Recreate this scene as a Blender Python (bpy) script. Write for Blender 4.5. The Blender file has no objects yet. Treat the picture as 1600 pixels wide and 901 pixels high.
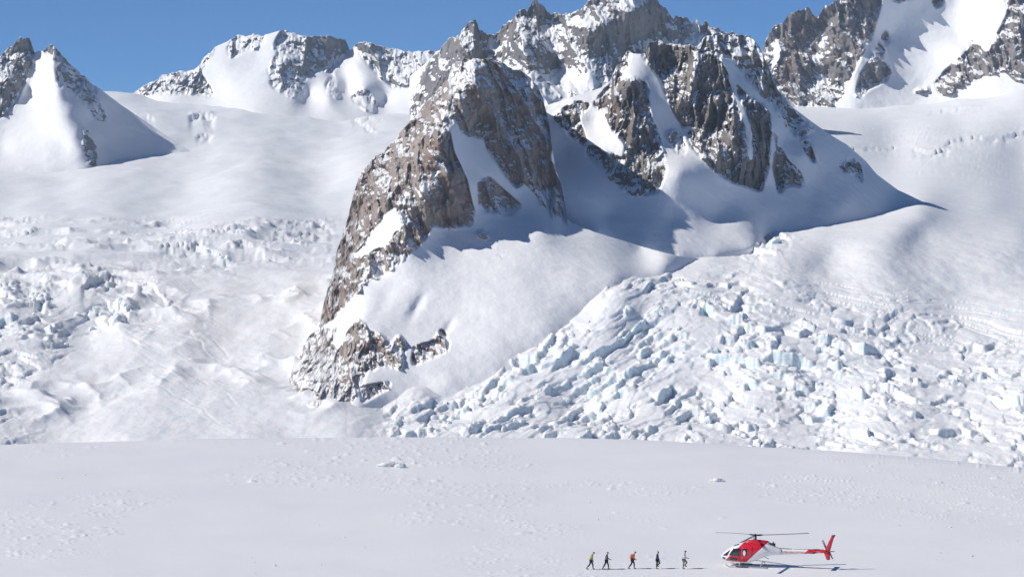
import bpy, bmesh, math, random
import numpy as np
from mathutils import Vector, Matrix
C = bpy.context.scene
COL = C.collection
random.seed(7)
# ------------------------------------------------------------------ camera
F = 3840.0                     # focal length in photograph pixels (1600 wide)
HC = 36.2                      # camera height above the flat snow by the helicopter
PITCH = math.atan(150.0 / F)
cam_d = bpy.data.cameras.new('camera'); cam = bpy.data.objects.new('camera', cam_d); COL.objects.link(cam)
cam_d.sensor_width = 36.0; cam_d.lens = 36.0 * F / 1600.0
cam_d.clip_start = 1.0; cam_d.clip_end = 30000.0
cam.location = (0, 0, HC); cam.rotation_euler = (math.pi/2 - PITCH, 0, 0)
C.camera = cam
# ------------------------------------------------------------------ sky and sun
SUN_EL, SUN_AZ = 39.5, 11.0    # azimuth: degrees from straight left towards the camera side
W = bpy.data.worlds.new('World'); C.world = W; W.use_nodes = True
nt = W.node_tree; nt.nodes.clear()
sky = nt.nodes.new('ShaderNodeTexSky'); sky.sky_type = 'NISHITA'; sky.sun_disc = False
sdir = Vector((-math.cos(math.radians(SUN_EL))*math.cos(math.radians(SUN_AZ)),
               -math.cos(math.radians(SUN_EL))*math.sin(math.radians(SUN_AZ)),
               math.sin(math.radians(SUN_EL))))
sky.sun_elevation = math.radians(SUN_EL)
sky.sun_rotation = math.atan2(sdir.x, sdir.y)
sky.altitude = 3500; sky.air_density = 0.62; sky.dust_density = 0.0; sky.ozone_density = 6.0
bg = nt.nodes.new('ShaderNodeBackground'); bg.inputs['Strength'].default_value = 0.09
wo = nt.nodes.new('ShaderNodeOutputWorld')
tint = nt.nodes.new('ShaderNodeMix'); tint.data_type = 'RGBA'; tint.blend_type = 'MULTIPLY'; tint.inputs[0].default_value = 1.0
tint.inputs[7].default_value = (0.54, 0.77, 0.92, 1.0)      # clean, dry high-altitude air
nt.links.new(sky.outputs[0], tint.inputs[6]); nt.links.new(tint.outputs[2], bg.inputs[0]); nt.links.new(bg.outputs[0], wo.inputs[0])
sd = bpy.data.lights.new('sun', 'SUN'); sd.energy = 3.6; sd.angle = math.radians(0.53); sd.color = (1.0, 0.955, 0.895)
so = bpy.data.objects.new('sun', sd); COL.objects.link(so)
so.rotation_euler = sdir.to_track_quat('Z', 'Y').to_euler(); so.location = sdir * 300
C.view_settings.view_transform = 'Standard'; C.view_settings.look = 'None'
C.view_settings.exposure = 0.18; C.view_settings.gamma = 1.0
C.cycles.max_bounces = 8; C.cycles.diffuse_bounces = 6; C.cycles.volume_bounces = 1

# ------------------------------------------------------------------ maths helpers
CP, SP = math.cos(PITCH), math.sin(PITCH)
def at(px, py, d):
    """world point at ground distance d (along Y) seen at photograph pixel px, py"""
    a = (np.asarray(px, float) - 800.0); b = 450.5 - np.asarray(py, float)
    ry = F*CP + b*SP; rz = -F*SP + b*CP
    k = d / ry
    return a*k, d + 0*a, HC + rz*k
rng = np.random.RandomState(11)
PERM = rng.permutation(256).astype(np.int32); PERM = np.concatenate([PERM, PERM, PERM])
G3 = rng.normal(size=(256, 3)).astype(np.float32); G3 /= np.linalg.norm(G3, axis=1, keepdims=True)
def perlin(x, y, z):
    x = np.asarray(x, np.float32); y = np.asarray(y, np.float32); z = np.asarray(z, np.float32)
    xi = np.floor(x).astype(np.int32); yi = np.floor(y).astype(np.int32); zi = np.floor(z).astype(np.int32)
    xf = x-xi; yf = y-yi; zf = z-zi
    u = xf*xf*xf*(xf*(xf*6-15)+10); v = yf*yf*yf*(yf*(yf*6-15)+10); w = zf*zf*zf*(zf*(zf*6-15)+10)
    xi &= 255; yi &= 255; zi &= 255
    def g(dx, dy, dz):
        h = PERM[PERM[PERM[xi+dx]+yi+dy]+zi+dz]
        gr = G3[h]
        return gr[..., 0]*(xf-dx)+gr[..., 1]*(yf-dy)+gr[..., 2]*(zf-dz)
    x00 = g(0,0,0)*(1-u)+g(1,0,0)*u; x10 = g(0,1,0)*(1-u)+g(1,1,0)*u
    x01 = g(0,0,1)*(1-u)+g(1,0,1)*u; x11 = g(0,1,1)*(1-u)+g(1,1,1)*u
    return ((x00*(1-v)+x10*v)*(1-w)+(x01*(1-v)+x11*v)*w)*1.6
def fbm(x, y, z, o=4, g=0.5):
    s = 0; a = 1.0; k = 1.0
    for i in range(o):
        s = s + a*perlin(x*k+7.3*i, y*k-3.1*i, z*k+1.7*i); a *= g; k *= 2.03
    return s
def ridged(x, y, z, o=5, g=0.5):
    s = 0; a = 1.0; k = 1.0; w = 1.0
    for i in range(o):
        n = 1-np.abs(perlin(x*k+3.3*i, y*k-9.1*i, z*k+4.7*i))*1.6
        n = n*np.abs(n); s = s+a*n*w; w = np.clip(n*1.3, 0, 1); a *= g; k *= 2.07
    return s
def sst(a, b, x):
    t = np.clip((x-a)/(b-a), 0, 1); return t*t*(3-2*t)
def rbf_fit(pts, c, smooth=0.0, log=False):
    P = np.array(pts, float); X = P[:, :2]/100.0; V = np.log(P[:, 2]) if log else P[:, 2]
    n = len(P); c = c/100.0
    r = np.sqrt(((X[:, None]-X[None])**2).sum(-1)+c*c)
    A = np.zeros((n+3, n+3)); A[:n, :n] = r-np.eye(n)*smooth; A[:n, n] = 1; A[:n, n+1:] = X; A[n, :n] = 1; A[n+1:, :n] = X.T
    b = np.zeros(n+3); b[:n] = V
    w = np.linalg.lstsq(A, b, rcond=None)[0]
    def ev(px, py):
        sh = px.shape; q = np.stack([px.ravel(), py.ravel()], 1)/100.0
        out = w[n]+q[:, 0]*w[n+1]+q[:, 1]*w[n+2]
        for i in range(n):
            out += w[i]*np.sqrt((q[:, 0]-X[i, 0])**2+(q[:, 1]-X[i, 1])**2+c*c)
        if log: out = np.exp(out)
        return out.reshape(sh)
    return ev
# soft area maps in photograph pixels: x -300..1900, y -200..900, one cell = 2 px
MX0, MY0, MS, MWd, MHt = -300, -200, 2.0, 1100, 550
def blur(m, s):
    r = int(3*s)+1; k = np.exp(-0.5*(np.arange(-r, r+1)/s)**2); k /= k.sum()
    m = np.apply_along_axis(lambda v: np.convolve(v, k, 'same'), 0, m)
    return np.apply_along_axis(lambda v: np.convolve(v, k, 'same'), 1, m)
def area(polys, sigma=1.6, mode='max'):
    m = np.zeros((MHt, MWd))
    gx, gy = np.meshgrid(MX0+MS*(np.arange(MWd)+.5), MY0+MS*(np.arange(MHt)+.5))
    for w, pl in polys:
        P = np.array(pl, float); x0, y0 = P.min(0); x1, y1 = P.max(0)
        sl = (slice(max(0, int((y0-MY0)/MS)-1), int((y1-MY0)/MS)+2), slice(max(0, int((x0-MX0)/MS)-1), int((x1-MX0)/MS)+2))
        X = gx[sl]; Y = gy[sl]; ins = np.zeros(X.shape, bool)
        n = len(P)
        for i in range(n):
            xa, ya = P[i]; xb, yb = P[(i+1) % n]
            if ya == yb: continue
            c = ((Y < ya) != (Y < yb)) & (X < (xb-xa)*(Y-ya)/(yb-ya)+xa)
            ins ^= c
        sub = m[sl]; sub[ins] = w if w <= 0 or mode == 'set' else np.maximum(sub[ins], w)
    return blur(m, sigma)
def sample(m, px, py):
    x = np.clip((px-MX0)/MS-.5, 0, MWd-1.001); y = np.clip((py-MY0)/MS-.5, 0, MHt-1.001)
    xi = x.astype(int); yi = y.astype(int); fx = x-xi; fy = y-yi
    return (m[yi, xi]*(1-fx)+m[yi, xi+1]*fx)*(1-fy)+(m[yi+1, xi]*(1-fx)+m[yi+1, xi+1]*fx)*fy

# ------------------------------------------------------------------ node helpers
def newmat(name):
    m = bpy.data.materials.new(name); m.use_nodes = True; t = m.node_tree; t.nodes.clear()
    o = t.nodes.new('ShaderNodeOutputMaterial'); b = t.nodes.new('ShaderNodeBsdfPrincipled')
    t.links.new(b.outputs[0], o.inputs[0]); return m, t, b
class N:
    def __init__(s, t): s.t = t
    def _in(s, sock, v):
        if hasattr(v, 'links') or isinstance(v, bpy.types.NodeSocket): s.t.links.new(v, sock)
        else: sock.default_value = v
    def math(s, op, a, b=0.0, c=None, clamp=False):
        n = s.t.nodes.new('ShaderNodeMath'); n.operation = op; n.use_clamp = clamp
        s._in(n.inputs[0], a); s._in(n.inputs[1], b)
        if c is not None: s._in(n.inputs[2], c)
        return n.outputs[0]
    def noise(s, vec, scale, detail=4, rough=.55, dist=0.0):
        n = s.t.nodes.new('ShaderNodeTexNoise'); s.t.links.new(vec, n.inputs['Vector'])
        n.inputs['Scale'].default_value = scale; n.inputs['Detail'].default_value = detail
        n.inputs['Roughness'].default_value = rough; n.inputs['Distortion'].default_value = dist
        return n.outputs['Fac']
    def mapr(s, v, a, b, c=0.0, d=1.0):
        n = s.t.nodes.new('ShaderNodeMapRange'); n.interpolation_type = 'SMOOTHSTEP'
        s._in(n.inputs[0], v); n.inputs[1].default_value = a; n.inputs[2].default_value = b
        n.inputs[3].default_value = c; n.inputs[4].default_value = d; return n.outputs[0]
    def mix(s, f, a, b):
        n = s.t.nodes.new('ShaderNodeMix'); n.data_type = 'RGBA'
        s._in(n.inputs[0], f); s._in(n.inputs[6], a if not isinstance(a, tuple) else a+(1,)); s._in(n.inputs[7], b if not isinstance(b, tuple) else b+(1,))
        return n.outputs[2]
    def ramp(s, f, stops):
        n = s.t.nodes.new('ShaderNodeValToRGB'); s.t.links.new(f, n.inputs[0]); e = n.color_ramp.elements
        e[0].position, e[0].color = stops[0][0], stops[0][1]+(1,); e[1].position, e[1].color = stops[1][0], stops[1][1]+(1,)
        for p, c in stops[2:]:
            q = e.new(p); q.color = c+(1,)
        return n.outputs[0]
    def coord(s, scale=(1, 1, 1), rot=(0, 0, 0)):
        g = s.t.nodes.new('ShaderNodeNewGeometry'); m = s.t.nodes.new('ShaderNodeMapping')
        s.t.links.new(g.outputs['Position'], m.inputs[0]); m.inputs['Scale'].default_value = scale; m.inputs['Rotation'].default_value = rot
        return m.outputs[0]
    def geo(s): return s.t.nodes.new('ShaderNodeNewGeometry')
    def sep(s, v):
        n = s.t.nodes.new('ShaderNodeSeparateXYZ'); s.t.links.new(v, n.inputs[0]); return n.outputs
    def bump(s, h, strength, dist):
        n = s.t.nodes.new('ShaderNodeBump'); n.inputs['Strength'].default_value = strength; n.inputs['Distance'].default_value = dist
        s.t.links.new(h, n.inputs['Height']); return n.outputs[0]
SNOW = (0.90, 0.905, 0.91)
def mountain_material(name, unit, rock_a, rock_b, rock_c, thr=0.46, lean=-6):
    """snow and bare rock; unit = metres per photograph pixel at the mountain's distance"""
    m, t, b = newmat(name); n = N(t)
    att = t.nodes.new('ShaderNodeAttribute'); att.attribute_name = 'rock'
    att2 = t.nodes.new('ShaderNodeAttribute'); att2.attribute_name = 'tint'
    p = n.coord((1/unit, 1/unit, 1/unit))
    ps = n.coord((1/unit, 0.45/unit, 0.24/unit), (0, math.radians(lean), 0))
    n1 = n.noise(n.coord((1/unit, .6/unit, .5/unit), (0, math.radians(lean), 0)), 0.13, 5, .65); n2 = n.noise(ps, 0.07, 5, .6)
    nz = n.sep(n.geo().outputs['Normal'])[2]
    # steep bare ground is rock, ledges keep their snow
    n3 = n.noise(p, 0.42, 4, .7)
    s = n.math('ADD', att.outputs['Fac'], n.math('MULTIPLY', n.math('SUBTRACT', thr, nz), 1.35))
    s = n.math('ADD', s, n.math('MULTIPLY', n.math('SUBTRACT', n1, .5), 1.5))
    s = n.math('ADD', s, n.math('MULTIPLY', n.math('SUBTRACT', n2, .5), 1.1))
    s = n.math('ADD', s, n.math('MULTIPLY', n.math('SUBTRACT', n3, .5), 0.6))
    # never any rock where the attribute is nil
    gate = n.mapr(att.outputs['Fac'], 0.10, 0.35)
    fac = n.math('MULTIPLY', n.mapr(s, 0.50, 0.60), gate)
    c1 = n.noise(ps, 0.035, 5, .7); c2 = n.noise(p, 0.5, 3, .7)
    rc = n.ramp(c1, [(0.30, rock_a), (0.48, rock_b), (0.60, rock_c), (0.72, rock_b)])
    rc = n.mix(n.math('MULTIPLY', att2.outputs['Fac'], n.mapr(c1, .35, .6)), rc, (0.36, 0.20, 0.145))
    dark = n.mapr(c2, 0.3, 0.6, 0.70, 1.12)
    mul = t.nodes.new('ShaderNodeMix'); mul.data_type = 'RGBA'; mul.blend_type = 'MULTIPLY'; mul.inputs[0].default_value = 1
    t.links.new(rc, mul.inputs[6]); t.links.new(dark, mul.inputs[7])
    col = n.mix(fac, SNOW, mul.outputs[2])
    t.links.new(col, b.inputs['Base Color'])
    b.inputs['Roughness'].default_value = 0.75; b.inputs['Specular IOR Level'].default_value = 0.2
    bh = n.math('MULTIPLY', n.noise(ps, 0.30, 6, .75), fac)
    bs = n.math('ADD', bh, n.math('MULTIPLY', n.noise(p, 0.05, 5, .6), 0.12))
    t.links.new(n.bump(bs, 1.0, 9*unit), b.inputs['Normal'])
    return m
def snow_material(name, fine, unit, ice=True):
    m, t, b = newmat(name); n = N(t)
    p = n.coord((1/unit, 1/unit, 1/unit)); nz = n.sep(n.geo().outputs['Normal'])[2]
    n1 = n.noise(p, .03, 4, .6)
    col = n.mix(n.mapr(n1, .35, .65), SNOW, (0.85, 0.87, 0.89))
    if ice:
        att = t.nodes.new('ShaderNodeAttribute'); att.attribute_name = 'ice'
        steep = n.mapr(n.math('ADD', nz, n.math('MULTIPLY', n.math('SUBTRACT', n.noise(p, .15, 4, .6), .5), .5)), 0.42, 0.74, 1.0, 0.0)
        icec = n.mix(n.mapr(n.noise(n.coord((1/unit, 1/unit, 4/unit)), .08, 4, .6), .35, .65), (0.64, 0.77, 0.81), (0.80, 0.86, 0.88))
        col = n.mix(n.math('MULTIPLY', steep, att.outputs['Fac']), col, icec)
    t.links.new(col, b.inputs['Base Color'])
    b.inputs['Roughness'].default_value = 0.6; b.inputs['Specular IOR Level'].default_value = 0.25
    h = n.noise(p, fine, 6, .65)
    t.links.new(n.bump(n.math('ADD', h, n.math('MULTIPLY', n.noise(n.coord((.5/unit, 1/unit, 1/unit)), fine*4, 4, .7), .25)), 0.45, 3*unit), b.inputs['Normal'])
    if ice == 'deep': b.inputs['Subsurface Weight'].default_value = .55; b.inputs['Subsurface Radius'].default_value = (.7, 1.0, 1.1); b.inputs['Subsurface Scale'].default_value = 1.6
    return m

# ------------------------------------------------------------------ grid meshes
def grid_mesh(name, X, Y, Z, mat, attrs=None, kind='structure', sel=None):
    R, K = X.shape
    co = np.stack([X, Y, Z], -1).reshape(-1, 3).astype(np.float32)
    i = np.arange(R-1)[:, None]*K+np.arange(K-1)[None]
    f = np.stack([i, i+1, i+K+1, i+K], -1).reshape(-1, 4)
    if sel is not None:
        f = f[sel[:-1, :-1].ravel()]
        used = np.zeros(R*K, bool); used[f.ravel()] = True
        idx = np.cumsum(used)-1; f = idx[f]; co = co[used]
    else: used = slice(None)
    me = bpy.data.meshes.new(name)
    me.vertices.add(len(co)); me.vertices.foreach_set('co', co.ravel())
    me.loops.add(len(f)*4); me.loops.foreach_set('vertex_index', f[:, ::-1].ravel().astype(np.int32))
    me.polygons.add(len(f)); me.polygons.foreach_set('loop_start', np.arange(0, len(f)*4, 4, dtype=np.int32))
    me.polygons.foreach_set('use_smooth', np.ones(len(f), bool))
    me.update(calc_edges=True)
    for k, v in (attrs or {}).items():
        a = me.attributes.new(k, 'FLOAT', 'POINT'); a.data.foreach_set('value', v.reshape(-1)[used].astype(np.float32))
    me.materials.append(mat)
    o = bpy.data.objects.new(name, me); COL.objects.link(o)
    if kind: o['kind'] = kind
    return o

def mountain(name, sil, bottom, ctrl, rock, tint, mat, unit, step=1.3, c=14, rows=None, amp=1.0, jag=3.0, seed=0, dip=0.30, snowamp=1.0, gain=0.52, back=None, hollow=None):
    x0, x1 = sil[0][0], sil[-1][0]
    px = np.arange(x0, x1+step, step)
    s = np.array(sil, float); top = np.interp(px, s[:, 0], s[:, 1])
    bt = np.array(bottom, float); bot = np.interp(px, bt[:, 0], bt[:, 1])
    m = area(rock, mode='set'); mt = area(tint, 3.0) if tint else np.zeros((MHt, MWd))
    rk = sample(m, px, top+4)
    j = fbm(px/13.0, 0*px+seed, 0*px, 4, .6)*jag
    top = top-j*sst(.2, .6, rk)-0.6*fbm(px/60., 0*px+seed, 0*px, 2)
    n = rows or int(np.max(bot-top)/step)
    t = np.linspace(0, 1, n)[:, None]
    PX = np.broadcast_to(px, (n, len(px))).copy(); PY = top[None]+(bot-top)[None]*t
    D = rbf_fit(ctrl, c)(PX, PY)
    R = sample(m, PX, PY)
    Tn = sample(mt, PX, PY)
    X, Y, Z = at(PX, PY, D)
    u = X/unit; v = Y/unit; w = Z/unit
    uu = u+w*dip       # strata lean
    wob = fbm(u/40., v/120., w/60.+seed, 2)*10
    r1 = ridged(uu/80., v/300., w/230.+seed, 6, gain)
    r2 = ridged((uu+wob)/24., v/160.+5, w/105.+seed, 5, .6)
    r3 = fbm(uu/10., v/40.+5, w/26.+seed, 4, .65)
    def crack(a, b, c, k, wd): return 1-sst(0, wd, np.abs(perlin(a/k, b, c)))
    cr = crack(uu+wob, v/200., (w+wob)/160.+seed, 24., .13)*6.5+crack(uu-wob, v/90., (w-wob)/70.+seed+3, 10., .16)*3.5
    blk = np.floor(fbm((u+wob)/30., v/100., w/26.+seed+7, 3, .6)*5)*2.2     # broken steps
    sn = fbm(u/150., v/150., w/150.+seed, 4, .45)
    rr = sst(.12, .6, R)
    # ledges: staircase the depth a little so that snow can lie on them
    disp = (-(r1-.9)*22-(r2-.7)*15-r3*5.0+cr-blk)*rr*amp+sn*6*snowamp+fbm(u/30., v/30., w/45.+seed, 4, .55)*1.2*snowamp
    D2 = D+disp*unit
    if hollow:
        for hx, hy, hr, hd in hollow: D2 = D2+hd*unit*np.exp(-((PX-hx)+(PY-hy)*.5)**2/hr**2-((PY-hy)/(hr*2.2))**2)
    X, Y, Z = at(PX, PY, D2)
    # back of the mountain
    bx = [X]; by = [Y]; bz = [Z]; br = [R]; bn = [Tn]
    bw = np.ones(len(px)) if back is None else back(px)
    for k, (dy, dz) in enumerate([(14, 7), (40, 30), (90, 80), (200, 200)] if back is None else [(60, 8), (220, 14), (460, 60), (800, 400)]):
        if back is not None: dy = 20*(k+1)*(1-bw)+dy*bw; dz = 20*(k+1)*(1-bw)+dz*bw
        q = fbm(X[0]/unit/30., Y[0]/unit/30.+k, 0*X[0], 3)*10*unit*k
        bx.insert(0, X[:1]); by.insert(0, Y[:1]+dy*unit+q[None]); bz.insert(0, Z[:1]-dz*unit); br.insert(0, R[:1]*.6); bn.insert(0, Tn[:1])
    return grid_mesh(name, np.vstack(bx), np.vstack(by), np.vstack(bz), mat, {'rock': np.vstack(br), 'tint': np.vstack(bn)})

U1, U2, U3, U4, U5, U6 = [d/F for d in (1080, 1320, 2400, 3000, 2550, 3500)]
# browner rock near, cooler and paler with distance
MAT1 = mountain_material('buttress_rock_and_snow', U1, (0.28, 0.235, 0.215), (0.54, 0.445, 0.39), (0.63, 0.55, 0.49), lean=-20)
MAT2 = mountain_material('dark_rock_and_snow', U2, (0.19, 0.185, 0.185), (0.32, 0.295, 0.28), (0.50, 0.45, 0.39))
MAT3 = mountain_material('far_rock_and_snow', U3, (0.19, 0.19, 0.205), (0.31, 0.295, 0.29), (0.42, 0.38, 0.35))
MAT4 = mountain_material('right_wall_rock_and_snow', U4, (0.21, 0.20, 0.21), (0.35, 0.32, 0.31), (0.45, 0.40, 0.37))
MAT6 = mountain_material('range_rock_and_snow', U6, (0.17, 0.17, 0.19), (0.27, 0.26, 0.27), (0.37, 0.35, 0.34))

# ---- the big rock buttress in the middle
SIL1 = [(440,640),(451,592),(462,560),(480,530),(500,500),(512,448),(519,430),(527,390),(543,340),(553,299),(563,270),(587,245),(613,223),(633,197),(653,177),(673,153),(683,140),(700,123),(707,100),(733,91),(767,90),(793,103),(817,113),(840,133),(850,160),(857,187),(862,227),(868,262),(877,290),(888,345),(930,363),(1000,384),(1060,400),(1100,405),(1140,425)]
BOT1 = [(440,760),(700,760),(1140,600)]
CT1 = [(x, y, d if d <= 960 else 960+(d-960)*.62) for x, y, d in [
 (440,640,1040),(455,590,985),(470,634,922),(520,643,909),(560,639,908),(480,720,896),
 (500,560,1000),(540,560,962),(560,505,986),(500,505,1060),(512,450,1082),(527,400,1110),(545,340,1135),(565,275,1160),(613,225,1180),(653,180,1195),(683,142,1205),(707,103,1215),(740,93,1200),
 (545,450,1046),(575,400,1068),(610,330,1092),(640,270,1110),(660,210,1140),
 (600,430,1046),(640,380,1064),(665,330,1080),(690,290,1092),(690,240,1108),(695,200,1128),(715,150,1155),(735,115,1180),
 (735,290,1120),(725,250,1130),(770,290,1150),(760,240,1165),(740,200,1170),
 (775,100,1215),(780,180,1192),(810,230,1188),(830,290,1180),(860,335,1160),(888,345,1168),(870,300,1190),(860,240,1200),(840,135,1235),(815,115,1235),(800,330,1150)]]
CT1 += [(600,630,922),(650,600,938),(700,600,938),(780,560,956),(860,510,979),(960,436,1028),(1040,412,1070),(1100,403,1112),
 (560,700,915),(700,660,926),(860,570,965),(960,490,1012),(1100,460,1085),(620,540,962),(700,520,974),(780,480,990),(700,420,1020),(696,358,1047),(740,349,1054),(800,400,1032),(860,440,1014),(850,364,1058),(1000,389,1092),(900,430,1022),(620,480,988)]
ROCK1 = [(1.0, [(496,512),(511,448),(519,430),(527,390),(543,337),(553,299),(560,265),(588,240),(613,220),(633,193),(653,173),(673,148),(683,135),(700,118),(707,95),(733,86),(767,86),(793,98),(817,108),(840,128),(852,160),(857,187),(864,227),(854,247),(863,262),(877,300),(890,349),(862,333),(843,313),(822,285),(806,294),(782,270),(761,235),(752,200),(720,190),(700,195),(708,235),(729,278),(740,318),(738,351),(694,355),(676,350),(665,371),(638,400),(612,424),(585,440),(567,443),(566,452),(547,466),(524,496)]),
 (0.72, [(770,165),(793,95),(817,108),(840,126),(866,200),(866,227),(856,247),(866,262),(880,300),(892,349),(862,333),(843,313),(822,285),(806,294),(782,270),(761,235),(752,205)]),
 (0.62, [(700,120),(725,82),(800,95),(822,150),(775,178),(735,168),(715,190),(690,190)]),
 (-0.2, [(700,197),(720,212),(745,212),(770,250),(806,300),(815,322),(760,275),(745,300),(742,338),(729,280),(710,240)]),
 (-0.3, [(543,408),(575,374),(598,338),(617,322),(634,318),(628,352),(600,384),(570,397)]),
 (0.55, [(615,325),(640,290),(690,250),(700,285),(665,320),(650,350),(628,352)]),
 (0.45, [(560,420),(600,395),(640,370),(650,385),(610,424),(575,440)]),
 (0.6, [(745,285),(765,275),(800,305),(816,322),(798,338),(750,330)]),
 (0.75, [(708,184),(735,190),(752,200),(754,216),(725,214)]),
 (0.66, [(453,592),(464,560),(484,526),(505,512),(530,515),(512,545),(498,590),(492,632),(464,628)]),
 (0.85, [(451,594),(462,560),(480,528),(503,513),(503,525),(480,545),(466,570),(455,592)]),
 (1.0, [(466,592),(480,552),(489,533),(505,538),(498,561),(484,580)]),
 (0.95, [(491,632),(498,592),(508,540),(524,543),(512,580),(528,603),(526,622),(508,634)]),
 (1.1, [(526,634),(531,589),(543,538),(552,508),(560,497),(572,510),(567,552),(566,589),(552,624),(538,634)]),
 (0.9, [(491,632),(500,592),(530,546),(552,503),(572,513),(580,560),(566,602),(550,628),(526,636),(508,634)]),
 (0.8, [(570,517),(598,522),(612,538),(622,522),(635,533),(626,578),(591,572),(580,582),(568,560)]),
 (0.85, [(562,628),(566,603),(612,596),(608,607),(589,616),(570,628)]),
 (0.88, [(643,570),(647,540),(673,535),(690,512),(704,533),(699,549),(673,561),(650,571)]),
 (0.85, [(742,360),(752,358),(768,366),(766,374),(757,372),(746,368)]), (.8, [(775,400),(782,396),(786,402),(778,405)]), (.8, [(683,371),(689,370),(688,376)]),
 (0.62, [(464,606),(490,606),(489,628),(466,631)])]
TINT1 = [(0.8, [(655,270),(668,225),(680,205),(688,225),(672,262),(660,280)]), (0.7, [(610,395),(625,372),(640,375),(630,395)]), (0.75, [(570,520),(590,518),(596,575),(575,575)]), (0.5, [(500,500),(520,440),(560,440),(540,480)]), (0.4, [(530,600),(550,540),(565,540),(560,620)]), (0.4, [(720,280),(738,290),(738,350),(690,350)])]
mountain('rock_buttress', SIL1, BOT1, CT1, ROCK1, TINT1, MAT1, U1, 1.22, c=12, seed=3.3, dip=0.35, amp=.75, back=lambda x: sst(885, 850, x)*sst(470, 560, x), hollow=[(652,478,9,9),(700,512,7,5),(600,470,14,5)])  # unseen bulk behind the crest drawn out to cast shade on the second mountain

# ---- the second mountain to its right, mostly in its own shade
SIL2 = [(830,200),(853,165),(900,150),(940,137),(953,127),(963,103),(980,80),(990,84),(1007,85),(1013,67),(1027,62),(1040,68),(1067,71),(1090,71),(1103,57),(1117,52),(1143,54),(1167,54),(1180,67),(1193,88),(1217,143),(1237,167),(1267,189),(1300,212),(1323,226),(1353,252),(1370,272),(1403,297),(1440,314),(1470,328)]
BOT2 = [(830,520),(1130,520),(1300,470),(1470,420)]
CT2 = [(x, y, 1140+(d-75-1140)*.6) for x, y, d in [(853,165,1345),(900,150,1345),(953,127,1365),(980,80,1390),(1013,67,1395),(1067,70,1405),(1105,60,1405),(1143,54,1430),(1167,54,1445),(1193,90,1422),(1237,170,1428),(1300,213,1443),(1353,252,1465),(1403,297,1482),(1440,314,1485),
 (900,190,1318),(880,240,1290),(930,190,1322),(950,150,1335),(985,130,1325),(1000,200,1285),(1005,270,1248),(1015,300,1228),(970,290,1232),(1035,250,1270),(1035,180,1330),(1020,120,1360),(1040,100,1385),(1075,110,1375),(1075,190,1340),(1105,100,1368),(1108,160,1342),(1100,220,1312),(1130,180,1345),(1130,270,1292),(1165,180,1352),(1190,290,1335),(1160,240,1315),(1200,200,1372),
 (1150,110,1398),(1200,150,1415),(1225,220,1390),(1220,290,1352),(1260,240,1390),(1270,300,1368),(1320,260,1425),(1320,310,1378),(1370,300,1435),(900,300,1200),(1060,270,1248),(1050,210,1326)]]
CT2 += [(950,340,1126),(930,367,1090),(1000,390,1100),(1060,402,1104),(1120,398,1118),(1180,385,1142),(1050,345,1136),(1120,340,1164),(1200,366,1184),(1280,358,1206),(1320,350,1222),(1360,343,1240),(1430,320,1292),
 (930,450,1130),(1000,440,1120),(1120,445,1120),(1200,415,1172),(1280,405,1192),(1360,390,1218),(1430,360,1260)]
ROCK2 = [(1.0, [(927,163),(945,140),(987,118),(1010,133),(1017,187),(1030,207),(1038,240),(1041,267),(1027,301),(990,306),(965,290),(943,268),(917,243),(920,228),(945,235),(975,250),(978,225),(955,200),(948,180)]),
 (0.95, [(953,131),(965,104),(978,76),(986,80),(976,120),(960,133)]),
 (0.78, [(863,180),(900,157),(923,163),(905,185),(915,215),(917,232),(897,220),(873,193)]),
 (0.72, [(1004,90),(1012,60),(1067,66),(1117,48),(1170,50),(1194,84),(1187,110),(1160,100),(1120,85)]),
 (0.5, [(1130,70),(1193,85),(1240,172),(1278,202),(1240,215),(1205,165),(1160,120)]),
 (1.0, [(1004,88),(1031,122),(1042,152),(1060,185),(1069,206),(1080,228),(1122,270),(1144,284),(1189,299),(1198,271),(1205,213),(1205,179),(1192,163),(1167,150),(1139,122),(1119,85),(1103,60),(1067,70),(1027,64),(1010,72)]),
 (-0.2, [(1134,118),(1142,124),(1164,170),(1176,210),(1178,255),(1170,255),(1164,200),(1150,160)]),
 (0.55, [(1122,238),(1140,228),(1167,235),(1170,262),(1140,270),(1125,262)]),
 (0.4, [(1083,90),(1095,82),(1088,150),(1076,220),(1070,200),(1080,140)]),
 (0.68, [(1208,199),(1219,227),(1230,250),(1250,269),(1257,292),(1232,290),(1216,305),(1208,262),(1214,230)]),
 (0.66, [(1253,191),(1266,225),(1276,256),(1264,250),(1248,221)]),
 (0.62, [(1291,238),(1313,262),(1330,244),(1351,262),(1348,288),(1330,272),(1312,268)]),
 (0.55, [(1040,205),(1060,200),(1075,235),(1065,250),(1045,225)])]
TINT2 = [(0.75, [(955,133),(965,104),(978,78),(988,84),(978,120)]), (0.35, [(1098,75),(1118,75),(1116,160),(1095,230),(1088,200),(1098,150)]), (0.35, [(930,165),(960,130),(990,170),(980,240)]), (0.3, [(1115,170),(1150,170),(1150,230),(1110,230)])]
mountain('shaded_mountain', SIL2, BOT2, CT2, ROCK2, TINT2, MAT2, U2, 1.25, c=9, seed=8.1, dip=-0.05, amp=.7)

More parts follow.
